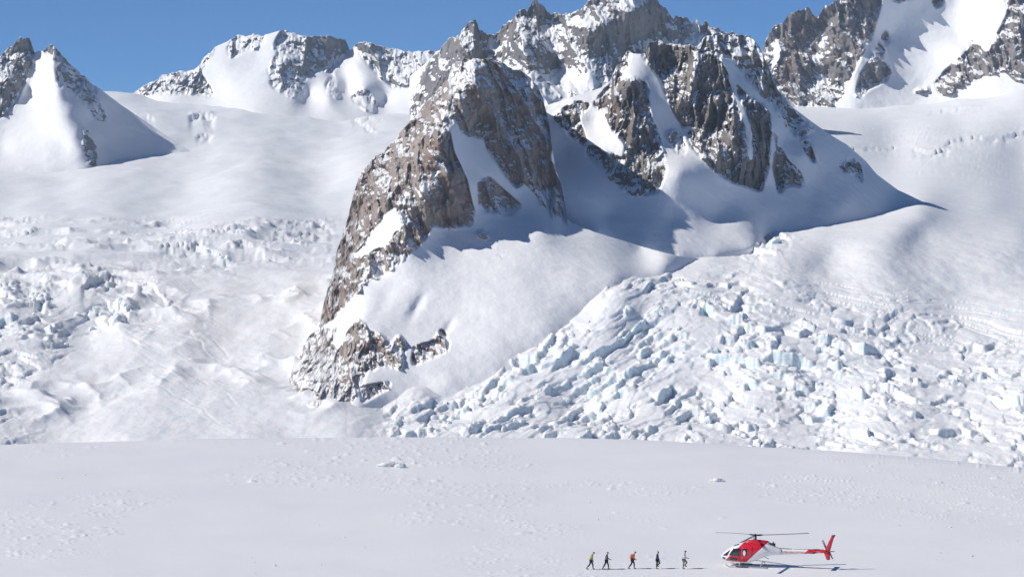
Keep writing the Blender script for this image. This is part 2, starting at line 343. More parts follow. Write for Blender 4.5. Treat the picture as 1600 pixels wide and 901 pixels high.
# ---- the jagged peaks behind
SIL3 = [(640,120),(670,95),(687,77),(700,60),(720,50),(733,34),(743,32),(750,50),(773,57),(793,37),(810,20),(828,7),(837,-1),(850,10),(863,23),(887,20),(910,13),(923,0),(950,-12),(985,-22),(1010,-10),(1027,0),(1040,10),(1053,28),(1077,32),(1113,40),(1135,52),(1167,56),(1186,72),(1202,122),(1240,186),(1290,226),(1360,275)]
BOT3 = [(640,230),(1230,260),(1360,300)]
CT3 = [(640,120,2560),(690,77,2480),(740,32,2440),(775,57,2455),(810,20,2430),(837,0,2420),(863,23,2450),(910,13,2420),(923,0,2410),(985,-20,2420),(1030,0,2460),(1077,32,2500),(1135,52,2530),(1200,75,2560),
 (730,80,2400),(700,110,2420),(760,100,2430),(790,110,2360),(820,70,2350),(835,140,2290),(850,60,2400),(870,110,2380),(900,60,2370),(920,110,2340),(930,50,2355),(960,60,2385),(990,20,2385),(960,110,2360),(1010,60,2430),(1040,60,2450),(1100,80,2480),
 (700,200,2330),(850,200,2240),(950,200,2270),(1100,200,2380),(640,220,2450),(1230,230,2500),(1300,200,2560),(1360,265,2600)]
ROCK3 = [(0.60, [(640,150),(687,70),(735,25),(775,50),(837,-15),(870,15),(930,-10),(985,-40),(1050,10),(1135,40),(1230,80),(1230,260),(640,260)]),
 (0.85, [(700,60),(740,25),(760,60),(730,85),(700,85)]), (0.9, [(795,35),(837,-8),(850,40),(830,70),(800,70)]), (0.85, [(900,15),(930,-10),(960,0),(950,35),(915,40)]),
 (0.35, [(865,75),(890,60),(940,130),(915,150),(880,140)]), (0.42, [(965,0),(1000,0),(1040,60),(1100,60),(1100,80),(1010,80),(970,50)])]
mountain('jagged_peaks', SIL3, BOT3, CT3, ROCK3, [(0.3, [(800,30),(850,30),(830,170),(810,100)]), (.3, [(900,10),(960,0),(950,35)])], MAT3, U3, 1.5, c=8, seed=14.2, dip=0.1, amp=.62, jag=7)

# ---- the high wall on the right
SIL4 = [(1185,140),(1193,72),(1207,43),(1227,30),(1247,15),(1263,13),(1277,28),(1290,10),(1303,2),(1340,-30),(1400,-60),(1470,-75),(1530,-70),(1600,-95),(1700,-80),(1800,-100)]
BOT4 = [(1185,220),(1800,220)]
CT4 = [(1193,72,3060),(1227,30,3030),(1255,12,3020),(1277,28,3040),(1303,2,3010),(1340,-30,3030),(1400,-60,3060),(1500,-70,3100),(1600,-90,3080),(1800,-100,3060),
 (1215,80,3010),(1230,130,2970),(1250,100,2985),(1245,165,2945),(1275,80,3015),(1290,120,2995),(1300,60,3000),(1310,100,2975),(1320,50,2985),(1330,120,2955),(1330,165,2925),(1350,40,3000),(1365,90,2975),(1385,60,3030),(1380,120,2975),
 (1420,0,3055),(1420,80,3020),(1440,140,2975),(1500,0,3075),(1500,60,3035),(1480,110,2985),(1500,80,2990),(1480,145,2950),(1535,80,2975),(1560,50,2975),(1590,20,2985),(1560,110,2940),(1600,120,2920),(1700,40,2960),(1700,120,2900),
 (1250,220,2900),(1400,220,2880),(1600,220,2830),(1800,220,2800)]
ROCK4 = [(0.78, [(1188,140),(1190,66),(1207,38),(1227,25),(1255,8),(1277,20),(1303,-8),(1340,-40),(1385,-60),(1375,10),(1362,60),(1345,90),(1330,120),(1318,152),(1300,166),(1240,168),(1215,140)]),
 (1.0, [(1197,75),(1210,45),(1250,18),(1262,40),(1250,120),(1235,150),(1215,130)]),
 (-.1, [(1205,100),(1212,50),(1218,75),(1222,90),(1206,112),(1196,118)]),
 (0.35, [(1268,95),(1283,60),(1300,80),(1290,130),(1278,160)]),
 (0.8, [(1288,30),(1310,-5),(1365,-20),(1370,10),(1350,50),(1322,85),(1296,110)]),
 (0.62, [(1335,150),(1345,115),(1358,95),(1385,45),(1390,65),(1378,95),(1395,110),(1385,128),(1358,140),(1345,155)]),
 (0.9, [(1458,135),(1480,108),(1508,85),(1515,62),(1530,70),(1542,82),(1560,52),(1576,20),(1568,-20),(1620,-20),(1640,60),(1640,128),(1590,128),(1570,110),(1545,118),(1498,138),(1486,149),(1466,148)]),
 (0.6, [(1455,0),(1475,-6),(1472,10),(1460,14)]), (0.6, [(1370,-30),(1430,-40),(1440,-5),(1400,5)]), (.5, [(1515,28),(1522,30),(1520,45)]), (.5, [(1520,-8),(1550,-8),(1545,5)]),
 (0.8, [(1640,20),(1800,-40),(1800,130),(1640,128)]),
 (0.85, [(1430,140),(1438,136),(1440,144),(1428,146)]), (0.85, [(1441,138),(1452,134),(1452,144),(1441,144)])]
mountain('high_rock_wall', SIL4, BOT4, CT4, ROCK4, [(0.35, [(1195,75),(1250,20),(1262,40),(1240,160),(1215,130)]), (.6, [(1296,65),(1302,65),(1302,100),(1296,100)])], MAT4, U4, 1.4, c=8, seed=21.5, dip=0.25, amp=.75, jag=3.5)

# ---- the peak on the left edge
SIL5 = [(-200,40),(-100,60),(-40,70),(0,87),(10,77),(33,60),(47,63),(53,80),(67,80),(80,67),(93,80),(110,100),(143,130),(160,142),(190,165),(220,185),(260,212),(300,238),(330,250)]
BOT5 = [(-200,360),(130,360),(330,330)]
CT5 = [(-200,40,2600),(-60,70,2640),(0,87,2640),(33,60,2650),(53,80,2665),(80,67,2640),(110,100,2650),(143,130,2660),(190,165,2672),(240,200,2676),(300,238,2660),
 (82,110,2592),(92,145,2562),(108,175,2536),(122,205,2508),(132,235,2484),(145,264,2462),(72,110,2614),(60,110,2640),(45,140,2622),(20,130,2600),(0,140,2585),(30,180,2562),(60,190,2540),(0,230,2515),(60,240,2482),(100,230,2486),(110,270,2440),(0,280,2410),(-100,200,2500),(-100,280,2400),
 (115,150,2585),(140,190,2575),(160,230,2556),(175,262,2538),(200,225,2618),(240,235,2636),(150,160,2622),
 (60,340,2330),(160,330,2440),(300,300,2600)]
ROCK5 = [(0.85, [(-200,30),(-60,60),(0,80),(33,52),(50,60),(58,85),(48,108),(34,138),(20,172),(0,186),(-200,240)]),
 (0.68, [(64,78),(80,60),(112,96),(146,130),(152,150),(162,190),(140,172),(120,152),(104,140),(96,118),(86,96)]),
 (0.9, [(129,198),(140,205),(153,235),(152,262),(141,263),(130,235)]), (.6, [(72,76),(84,72),(92,100),(98,140),(90,135),(84,100)]), (.5, [(120,140),(165,170),(168,195),(150,190)])]
mountain('left_peak', SIL5, BOT5, CT5, ROCK5, [], MAT6, U5, 1.4, c=8, seed=33.7, dip=0.0, amp=.65, jag=3.5)

# ---- the snowy range between the left peak and the jagged peaks
SIL6 = [(170,170),(205,149),(212,142),(233,130),(257,117),(280,112),(303,110),(320,90),(337,73),(360,63),(370,55),(417,54),(443,46),(467,55),(520,57),(540,63),(547,80),(557,68),(573,65),(607,75),(633,80),(677,80),(700,80),(760,90)]
BOT6 = [(170,250),(760,300)]
CT6 = [(180,160,3560),(210,145,3580),(257,117,3560),(303,110,3550),(320,90,3570),(370,55,3620),(443,46,3610),(520,57,3640),(547,80,3680),(573,65,3640),(633,80,3640),(690,80,3650),(760,90,3650),
 (260,145,3500),(310,145,3500),(340,150,3480),(330,120,3530),(350,100,3545),(380,130,3490),(400,90,3560),(440,90,3550),(445,140,3460),(465,150,3450),(480,100,3575),(480,150,3500),(500,80,3610),(510,120,3560),(515,150,3460),(530,110,3600),(545,140,3560),
 (555,100,3600),(565,140,3510),(575,175,3430),(600,110,3600),(600,160,3530),(615,130,3560),(650,120,3560),(640,160,3500),(680,110,3580),(700,150,3500),
 (250,180,3400),(400,180,3330),(530,180,3380),(640,200,3330),(250,240,3250),(400,240,3150),(560,260,3120),(740,260,3200)]
ROCK6 = [(0.88, [(206,146),(232,126),(257,112),(303,105),(318,122),(338,152),(310,150),(280,148),(245,150)]),
 (0.8, [(303,110),(320,85),(338,68),(328,92),(312,114)]), (0.75, [(354,75),(368,52),(417,50),(410,74),(380,84),(360,92)]),
 (0.78, [(425,74),(443,43),(470,50),(520,52),(542,58),(549,82),(530,102),(512,116),(500,110),(478,122),(470,150),(460,156),(440,146),(424,136),(418,112),(425,94),(436,84)]),
 (0.6, [(508,132),(520,112),(536,150),(525,156),(511,150)]),
 (0.76, [(553,68),(573,60),(607,70),(677,75),(692,80),(680,102),(650,130),(615,140),(600,126),(585,112),(560,85)]),
 (0.85, [(549,150),(565,136),(581,144),(592,165),(583,179),(570,172),(552,159)]), (.5, [(690,75),(760,90),(760,120),(700,110)])]
mountain('snowy_range', SIL6, BOT6, CT6, ROCK6, [], MAT6, U6, 1.4, c=8, seed=41.9, dip=0.1, amp=.62, jag=3.0)

# ------------------------------------------------------------------ glacier: one continuous surface, split into named regions
BCT = []
for p in [(-250,800,800),(100,800,800),(500,800,800),(900,800,790),(1300,800,780),(1850,800,760),
 (-250,690,850),(0,690,850),(200,690,850),(400,690,850),(540,690,850),(700,690,850),(900,690,850),(1100,695,845),(1350,705,835),(1600,740,800),(1850,760,785),
 (-200,600,945),(0,600,950),(150,600,962),(300,600,955),(400,600,960),(470,600,955),(-200,520,1010),(0,520,1030),(130,520,1058),(250,520,1045),(350,520,1058),(460,520,1055),
 (-200,440,1120),(0,440,1130),(120,440,1150),(250,440,1170),(350,440,1185),(460,440,1185),(550,440,1200),
 (-200,400,1350),(100,400,1380),(300,400,1390),(480,400,1390),(-200,350,1850),(0,350,1850),(250,350,1850),(500,350,1780),(650,350,1800),
 (-200,300,2200),(100,300,2230),(300,300,2200),(500,300,2200),(-200,240,2500),(100,240,2620),(250,242,2590),(400,240,2560),(560,230,2650),(650,220,2720),
 (250,200,2900),(400,195,3120),(550,195,3250),(200,160,3350),(150,150,3450),(250,150,3600),(450,150,3700),(650,150,3900),(0,180,3000),
 (600,640,918),(700,640,916),(900,640,914),(1100,640,912),(1300,640,908),(1500,640,900),(1800,650,890),
 (640,600,938),(700,600,938),(780,560,956),(1000,560,955),(1150,560,955),(1300,560,958),(1500,560,962),(1800,560,970),
 (860,510,980),(1000,500,988),(1150,500,992),(1300,500,1000),(1500,500,1025),(1800,500,1060),
 (960,434,1026),(1050,440,1040),(1150,440,1050),(1300,440,1070),(1500,440,1095),(1800,440,1130),
 (1100,405,1104),(1180,397,1116),(1300,400,1128),(1450,400,1138),(1600,400,1162),(1800,400,1200),
 (1280,358,1190),(1200,370,1166),(1320,352,1206),(1360,343,1230),(1400,331,1254),(1440,318,1290),(1440,365,1192),(1600,365,1230),(1800,365,1290),(1550,335,1330),(1750,335,1420),
 (1550,315,1430),(1750,315,1560),(1440,290,1560),(1550,290,1680),(1750,290,1840),
(1400,240,2400),(1600,250,2350),(1800,250,2400),(1300,200,2650),(1500,200,2700),(1750,200,2720),
 (1240,168,2950),(1400,160,2960),(1500,150,2950),(1600,130,2940),(1800,120,2900),(1300,140,3150),(1500,120,3200),
 (760,440,1150),(800,300,1900),(900,200,2500),(1050,200,2600),(1050,320,1500)]: BCT.append(p)
bfun = rbf_fit(BCT, 30, 0.02, log=True)
pxs = np.concatenate([np.arange(-700, -60, 16.), np.arange(-60, 1662, 1.9), np.arange(1664, 2400, 16.)])
pys = np.concatenate([np.arange(118, 340, 2.2), np.arange(340, 425, 1.35), np.arange(425, 742, 1.0), np.arange(742, 800, 3.0)])
PX, PY = np.meshgrid(pxs, pys)
sad = sst(760, 700, PX)*np.clip((340-PY)/222., 0, 1)     # the saddle between the left peak and the range lies lower
PY = PY+sad*(26+sst(150, 215, PX)*3)
D = bfun(np.clip(PX, -250, 1850), PY)
D = np.minimum.accumulate(D, axis=0)   # nearer as we look down
X, Y, Z = at(PX, PY, D)
def cells(x, y, jit=0.95, seed=0):
    xi = np.floor(x); yi = np.floor(y); f1 = np.full(x.shape, 9., np.float32); f2 = f1.copy(); idx = np.zeros(x.shape, np.int32)
    cx = np.zeros(x.shape, np.float32); cy = np.zeros(x.shape, np.float32)
    for dx in (-1, 0, 1):
        for dy in (-1, 0, 1):
            a = (xi+dx).astype(np.int64); b = (yi+dy).astype(np.int64)
            h = (a*73856093 ^ b*19349663 ^ seed*83492791) & 0x7fffffff
            h = ((h*1103515245+12345) >> 7) & 0xffffff
            ox = (h & 0xfff)/4096.; oy = (h >> 12)/4096.
            qx = a+.5+(ox-.5)*jit; qy = b+.5+(oy-.5)*jit
            dd = np.sqrt((qx-x)**2+(qy-y)**2)
            c = dd < f1
            f2 = np.where(c, f1, np.minimum(f2, dd)); f1 = np.where(c, dd, f1); idx = np.where(c, h, idx); cx = np.where(c, qx, cx); cy = np.where(c, qy, cy)
    return f1, f2, idx, cx, cy
def rnd(idx, k): return (((idx.astype(np.int64)*(2654435 + 7919*k)+k*97) >> 5) & 1023)/1023.
MI = area([(.5, [(940,425),(1010,408),(1060,420),(1200,440),(1400,480),(1600,530),(1760,560),(1760,600),(1400,560),(1000,460)]), (1.0, [(545,700),(600,655),(700,600),(800,555),(860,505),(900,475),(960,445),(1010,425),(1040,445),(1100,474),(1200,482),(1290,510),(1370,545),(1430,580),(1440,640),(1380,690),(1250,700),(1000,700)]),
 (0.72, [(1290,500),(1430,515),(1600,545),(1760,600),(1760,740),(1600,735),(1380,690),(1440,640),(1430,580)]),
 (0.35, [(560,700),(1250,695),(1250,760),(560,760)]),
 (0.9, [(-160,440),(0,442),(90,440),(115,450),(100,480),(115,530),(60,560),(40,600),(-160,620)]),
 (0.95, [(120,500),(130,455),(160,440),(205,442),(210,500),(160,515),(125,525)]), (.8, [(215,448),(240,445),(258,480),(215,500)]),
 (0.30, [(240,455),(310,490),(330,520),(280,540),(180,530)]),
 (0.7, [(-160,640),(0,642),(50,655),(60,690),(-160,700)]),
 (0.55, [(250,400),(300,368),(345,372),(385,405),(370,418),(310,410)]), (.55, [(380,375),(435,372),(430,395),(380,400)]), (.5, [(475,350),(520,348),(520,375),(490,375)]), (.15, [(240,400),(290,360),(400,352),(540,348),(545,390),(400,418)]),
 (0.9, [(1140,375),(1170,358),(1225,368),(1240,382),(1200,396),(1150,390)]),
 (0.25, [(1380,222),(1460,225),(1480,240),(1400,245)])], 8.0)
MCR = area([(1.0, [(1040,430),(1150,432),(1300,445),(1450,470),(1600,490),(1760,510),(1760,640),(1600,600),(1450,560),(1300,520),(1150,480),(1060,465)]),
 (.8, [(60,365),(250,350),(400,345),(540,340),(540,420),(400,430),(200,430),(60,400)]),
 (.8, [(230,450),(330,450),(420,560),(400,670),(300,660),(200,560)]),
 (.12, [(1180,200),(1760,190),(1760,290),(1450,280)])], 8.0)
ice = np.clip(sample(MI, PX, PY), 0, 1); cre = np.clip(sample(MCR, PX, PY), 0, 1)
S = D/F
wx = X+4*fbm(X/30., Y/30., 0*X, 3); wy = Y+5*fbm(X/30.+9, Y/30., 0*X+4, 3)
# rolling ground
Zd = fbm(X/90., Y/150., 0*X+2, 4, .5)*3.0*sst(690, 660, PY)*sst(300, 420, PY)*(1-.8*sst(1100, 1200, PX)*sst(440, 400, PY))
Zd += (ridged(X/34., Y/46., 0*X+3, 3)-.8)*3.6*sst(560, 480, PX)*sst(670, 640, PY)*sst(335, 350, PY)*sst(-.3, .3, fbm(X/90., Y/120., 0*X+12, 2))
RC = 1-.8*sst(1120, 1220, PX)*sst(440, 400, PY)
Zd += fbm(X/160., Y/300., 0*X+5, 4, .5)*5.0*sst(440, 380, PY)*RC
# seracs: broken blocks with random height and tilt, cut by crevasses
band = sst(-.22, .30, fbm(PX/75., (PY-np.where(PX < 1060, -.36*(PX-1060), .13*(PX-1060)))/30., 0*X+8, 3))
act = np.clip(ice*1.25*(0.14+0.86*band), 0, 1)*sst(22, 2, PY-np.interp(PX, [-300, 0, 150, 330, 530, 880, 1000, 1250, 1450, 1600, 1900], [700, 699, 695, 690, 688, 688, 692, 706, 722, 738, 765]))
on = ice > .02
ser = np.zeros(X.shape)
# rows of seracs follow the arch of the flow: up to the right on one side, down to the right on the other
arch = np.where(PX < 1060, -.36*(PX-1060), .13*(PX-1060)); arch = np.where(PX < 600, .12*PX, arch)
q1 = fbm(X/28., Y/40., 0*X+21, 3)[on]; q2 = fbm(X/28., Y/40., 0*X+31, 3)[on]
LF = np.where(PX < 600, 1.35, 1.0)[on]
arc = (PY-arch)[on]; alo = PX[on]; hs = (S/.27)[on]
for (lx, ly, hh, sd_) in [(27., 15., 4.2, 1), (12., 7.5, 1.5, 2), (5.5, 4.0, .4, 3)]:
    gx = (alo+14*q1)/(lx*LF); gy = (arc+11*q2)/(ly*LF)
    f1, f2, ix, cx, cy = cells(gx, gy, .9, sd_)
    edge = f2-f1; hl = hh*hs*.60
    hgt = (rnd(ix, 1)-.45)*hl*.9
    tilt = (gx-cx)*(rnd(ix, 2)-.30)*hl*.9+(gy-cy)*(.35+rnd(ix, 3))*hl*1.15    # tops lean back, broken side faces down the slope
    crack = -(1-sst(0.0, .11, edge))*hl*.6*(rnd(ix, 4) > .5)
    rd = -(1-sst(0, .3, edge))*hl*.06
    ser[on] += hgt+tilt+crack+rd
ser[1:-1, 1:-1] = (ser[1:-1, 1:-1]*4+ser[:-2, 1:-1]+ser[2:, 1:-1]+ser[1:-1, :-2]+ser[1:-1, 2:])/8.
Zd += ser*act-2.2*np.clip(ice, 0, 1)*sst(1080, 920, PX)*sst(560, 600, PX)*sst(680, 640, PY)
# long crevasses, arching across the slope
wv = fbm(X/45., Y/70., 0*X+6, 3)
left = PX < 600
phs = np.where(left & (PY > 435), (PY-.56*PX)/13+1.2*wv, np.where(left, (PY-.10*PX)/9+1.3*wv, (PY-.11*PX)/8.5+1.6*wv))
saw = phs-np.floor(phs); row = np.floor(phs)
gate = sst(-.15, .25, fbm(X/26., row*.73, 0*X+11, 3))     # each crevasse opens and closes along its length
wid = .16+.10*perlin(X/15., row*.31, 0*X)
Zd += cre*gate*(-(1-sst(0.0, 1.0, saw/np.clip(wid, .06, 1)*.6))*1.7-1.0*saw*sst(1, .75, saw))*np.clip(S/.28, .5, 3)*np.where(left, .25, 1.2)
def scarp(pts, h, w):
    """a step or open crevasse lip along a line; h and w in photograph pixels"""
    P_ = np.array(pts, float)
    r0, r1 = np.searchsorted(pys, [P_[:, 1].min()-30, P_[:, 1].max()+60]); c0, c1 = np.searchsorted(pxs, [P_[0, 0]-5, P_[-1, 0]+5])
    sl = (slice(max(r0, 0), r1), slice(max(c0, 0), c1)); px = PX[sl]; py = PY[sl]
    yl = np.interp(px, P_[:, 0], P_[:, 1])+2.2*fbm(px/22., py/60.+P_[0, 0], 0*px, 3)
    ends = sst(P_[0, 0]-2, P_[0, 0]+7, px)*sst(P_[-1, 0]+2, P_[-1, 0]-7, px)
    dy = py-yl
    h = h*(.45+.5*fbm(px/14., py/14., 0*px+h, 3))
    Zd[sl] += ends*S[sl]*h*(np.where(dy > 0, -np.exp(-dy/w), .0)*.9+np.where(dy <= 0, .35*np.exp(dy/(w*.7)), 0))*sst(55, 35, dy)
    iceadd[sl] = np.maximum(iceadd[sl], ends*(np.abs(dy-w*.3) < w))
iceadd = np.zeros(X.shape)
for pts, h, w in [([(1270,238),(1330,232),(1400,231)], 4, 4), ([(1425,232),(1455,238),(1485,233)], 9, 7), ([(1476,222),(1520,215),(1558,217)], 8, 6), ([(1565,216),(1600,208),(1660,202)], 8, 6), ([(1450,176),(1500,170),(1540,168)], 4, 4),
    ([(294,184),(315,178),(337,183)], 14, 9), ([(306,212),(318,206),(333,209)], 10, 7), ([(185,178),(215,183),(242,187)], 6, 5), ([(548,182),(565,192),(590,206)], 7, 5), ([(560,190),(580,186),(600,190)], 4, 4),
    ([(932,409),(960,402),(1002,406)], 6, 4), ([(1148,374),(1172,362),(1190,370)], 14, 9), ([(1192,372),(1210,362),(1236,372)], 12, 9),
    ([(-40,446),(40,440),(112,444)], 10, 9), ([(126,452),(160,436),(215,444)], 13, 12), ([(212,450),(236,444),(262,466)], 11, 10), ([(20,500),(60,494),(112,520)], 10, 9), ([(-40,560),(20,545),(60,560)], 9, 8), ([(640,655),(700,640),(760,625)], 5, 4), ([(250,392),(300,384),(345,392)], 11, 8), ([(355,382),(378,376),(400,384)], 10, 8), ([(480,352),(500,346),(522,356)], 9, 7)]:
    scarp(pts, h, w)
Zd += .25*fbm(X/6., Y/10., 0*X, 3)*sst(330, 420, PY)
# wind-shaped hollow and small slips on the far neve
Z2 = Z+Zd
iceattr = np.clip(ice*1.6+cre*.5+iceadd*2, 0, 1)
SNOWM = snow_material('glacier_snow_and_ice', .10, .28, 'deep')
NEVEM = snow_material('neve_snow', .04, .6)
regR = (PX > 540) & (PY > 395); regL = (PX <= 540) & (PY > 425)
glr = grid_mesh('icefall', X, Y, Z2, SNOWM, {'ice': iceattr}, sel=regR)
gll = grid_mesh('icefall', X, Y, Z2, SNOWM, {'ice': iceattr}, sel=regL)
nev = grid_mesh('snowfield', X, Y, Z2, NEVEM, {'ice': iceattr}, sel=~(regR | regL))

# ------------------------------------------------------------------ near snow plateau
def plateau_edge(x):   # pixel row of the far crest
    return np.interp(x, [-300, 0, 150, 330, 530, 880, 1000, 1250, 1450, 1600, 1900], [700, 699, 695, 690, 688, 688, 692, 706, 722, 738, 765])
pxp = np.arange(-60, 1662, 2.0)
n_r = 200
t = np.linspace(0, 1, n_r)[:, None]
ye = plateau_edge(pxp)[None]
PYp = ye+(915-ye)*t
PXp = np.broadcast_to(pxp, PYp.shape).copy()
# the plane z=0 gives the distance of each row; the crest falls away beyond it
rz = -F*SP+(450.5-PYp)*CP; ry = F*CP+(450.5-PYp)*SP
Dp = HC*ry/(-rz)
Xp = (PXp-800)/ry*Dp; Zp = 0*Xp; Yp = Dp
def sastrugi(X, Y):
    a = math.radians(28); u = X*math.cos(a)+Y*math.sin(a); v = -X*math.sin(a)+Y*math.cos(a)
    patch = sst(.05, .55, fbm(X/26., Y/40., 0*X+1.5, 3))
    s1 = np.maximum(ridged(u/9.0, v/1.8, 0*X, 3)-1.12, 0)*.26
    s2 = np.maximum(fbm(u/3.2, v/1.1, 0*X+4, 2)-.55, 0)*.6
    s3 = fbm(X/3.2, Y/3.2, 0*X+9, 3)*.012
    big = fbm(X/30., Y/45., 0*X+6, 3)*.16
    return (s1+s2)*patch+s3+big
flat = 1-np.exp(-(((PXp-1215)/120)**2+((PYp-884)/16)**2))-np.exp(-(((PXp-1000)/110)**2+((PYp-888)/10)**2))
Zp = sastrugi(Xp, Yp)*np.clip(flat, 0.05, 1)
# far crest: extra rows sloping away and down towards the icefalls
rows = [(Xp, Yp, Zp)]
for k, (dd, dz) in enumerate([(8, .35), (20, 1.6), (45, 5.5), (90, 14), (200, 34), (420, 75)]):
    rows.insert(0, (Xp[:1]*(1+dd/Yp[:1]), Yp[:1]+dd, Zp[:1]-dz))
for k, yy in enumerate([200, 120, 0, -150]):
    rows.append(((pxp[None]-800)/F*260*(1+k*.5), 0*Xp[:1]+yy, 0*Xp[:1]-.02))
Xq = np.vstack([r[0] for r in rows]); Yq = np.vstack([r[1] for r in rows]); Zq = np.vstack([r[2] for r in rows])
# wide margins left and right
Xq = np.hstack([Xq[:, :1]-600, Xq[:, :1]-150, Xq, Xq[:, -1:]+150, Xq[:, -1:]+600]); Yq = np.hstack([Yq[:, :1]]*2+[Yq]+[Yq[:, -1:]]*2); Zq = np.hstack([Zq[:, :1]*0-2, Zq[:, :1]]+[Zq]+[Zq[:, -1:], Zq[:, -1:]*0-2])
PLM, pt, pb = newmat('wind_packed_snow'); pn = N(pt)
pc = pn.coord((1, 1, 1)); pcs = pn.coord((.35, 1.6, 1), (0, 0, math.radians(-28)))
cc = pn.mix(pn.mapr(pn.noise(pc, .05, 4, .6), .35, .65), (0.85, 0.86, 0.88), (0.88, 0.883, 0.89))
pt.links.new(cc, pb.inputs['Base Color']); pb.inputs['Roughness'].default_value = .6; pb.inputs['Specular IOR Level'].default_value = .25
hh_ = pn.math('ADD', pn.noise(pcs, .8, 5, .65), pn.math('MULTIPLY', pn.noise(pc, 3.0, 3, .6), .3))
pt.links.new(pn.bump(hh_, .12, .35), pb.inputs['Normal'])
grid_mesh('snow_plateau', Xq, Yq, Zq, PLM)

# ------------------------------------------------------------------ separate blocks of ice standing in the icefalls
def chunk_mesh(name, seed, mat, cuts=7, tall=1.0):
    r = random.Random(seed); bm = bmesh.new(); bmesh.ops.create_cube(bm, size=2.0)
    for v in bm.verts: v.co = Vector((v.co.x*r.uniform(.8, 1.1), v.co.y*r.uniform(.8, 1.1), v.co.z*tall*r.uniform(.85, 1.15)))
    for k in range(cuts):
        n = Vector((r.uniform(-1, 1), r.uniform(-1, 1), r.uniform(-.35, 1))).normalized()
        res = bmesh.ops.bisect_plane(bm, geom=bm.verts[:]+bm.edges[:]+bm.faces[:], plane_co=n*r.uniform(.72, 1.05), plane_no=n, clear_outer=True)
        es = [e for e in res['geom_cut'] if isinstance(e, bmesh.types.BMEdge)]
        if es: bmesh.ops.edgeloop_fill(bm, edges=es)
    bmesh.ops.bevel(bm, geom=bm.edges[:], offset=.07, segments=1, affect='EDGES', clamp_overlap=True)
    bmesh.ops.recalc_face_normals(bm, faces=bm.faces[:])
    me = bpy.data.meshes.new(name); bm.to_mesh(me); bm.free(); me.materials.append(mat)
    return me
BLM, bt_, bb_ = newmat('serac_ice'); bn_ = N(bt_)
bnz = bn_.sep(bn_.geo().outputs['Normal'])[2]; bp = bn_.coord((1, 1, 1))
stp = bn_.mapr(bn_.math('ADD', bnz, bn_.math('MULTIPLY', bn_.math('SUBTRACT', bn_.noise(bp, .6, 4, .6), .5), .6)), .40, .70, 1.0, 0.0)
icc = bn_.mix(bn_.mapr(bn_.noise(bn_.coord((1, 1, 4)), .4, 4, .6), .35, .65), (0.66, 0.78, 0.81), (0.82, 0.87, 0.89))
bt_.links.new(bn_.mix(stp, SNOW, icc), bb_.inputs['Base Color']); bb_.inputs['Roughness'].default_value = .5; bb_.inputs['Subsurface Weight'].default_value = .6; bb_.inputs['Subsurface Radius'].default_value = (.7, 1.0, 1.1); bb_.inputs['Subsurface Scale'].default_value = 1.6; bb_.inputs['Specular IOR Level'].default_value = .3
bt_.links.new(bn_.bump(bn_.noise(bp, 1.2, 5, .65), .5, .8), bb_.inputs['Normal'])
BL = [chunk_mesh('ice_block', 100+k, BLM, 6+k % 3, (.8, 1.0, 1.3)[k % 3]) for k in range(12)]
rr_ = np.random.RandomState(5)
def scatter_blocks(parent, region, count, smin, smax):
    w = np.where(region, act*np.clip(ice, 0, 1)**1.5*np.minimum(1, S/.25), 0)
    # favour spots that break upwards
    w = w*sst(-.5, 1.5, ser)
    w = w[::3, ::3]; p = (w/w.sum()).ravel()
    pick = rr_.choice(p.size, count, replace=False, p=p)
    rI, cI = np.unravel_index(pick, w.shape); rI *= 3; cI *= 3
    for k, (a, b) in enumerate(zip(rI, cI)):
        o = bpy.data.objects.new('ice_block', BL[k % len(BL)]); COL.objects.link(o); o.parent = parent
        q = smin+(smax-smin)*rr_.rand()**2.2
        if PY[a, b] < 430: q *= 1.4
        o.location = (X[a, b], Y[a, b], Z2[a, b]-q*.12)
        o.rotation_euler = (rr_.uniform(-.2, .2), rr_.uniform(-.2, .2), rr_.uniform(0, 6.28))
        o.scale = (q*rr_.uniform(.7, 1.2), q*rr_.uniform(.7, 1.1), q*rr_.uniform(.6, 1.05))
scatter_blocks(glr, regR, 170, .5, 1.6)
scatter_blocks(gll, regL, 60, .7, 2.2)
scatter_blocks(nev, ~(regR | regL), 18, .8, 2.0)

# ------------------------------------------------------------------ things: helpers
def tag(o, label, cat, group=None):
    o['label'] = label; o['category'] = cat
    if group: o['group'] = group
def empty(name, loc, rz=0):
    o = bpy.data.objects.new(name, None); COL.objects.link(o); o.location = loc; o.rotation_euler = (0, 0, rz); o.empty_display_size = .3; return o
def mk(name, bm, mat, parent, smooth=True):
    bmesh.ops.recalc_face_normals(bm, faces=bm.faces[:])
    me = bpy.data.meshes.new(name); bm.to_mesh(me); bm.free()
    me.materials.append(mat)
    if smooth: me.polygons.foreach_set('use_smooth', [True]*len(me.polygons))
    o = bpy.data.objects.new(name, me); COL.objects.link(o); o.parent = parent; return o
def paint(name, col, rough=.5, spec=.5, coat=0.0, var=.08, metal=0.0):
    m, t, b = newmat(name); n = N(t); tc = t.nodes.new('ShaderNodeTexCoord')
    f = n.noise(tc.outputs['Object'], 6.0, 4, .6)
    c2 = tuple(max(0, c*(1-var*2.5)) for c in col)
    t.links.new(n.mix(n.mapr(f, .3, .7), col, c2), b.inputs['Base Color'])
    b.inputs['Roughness'].default_value = rough; b.inputs['Specular IOR Level'].default_value = spec; b.inputs['Coat Weight'].default_value = coat; b.inputs['Metallic'].default_value = metal
    return m
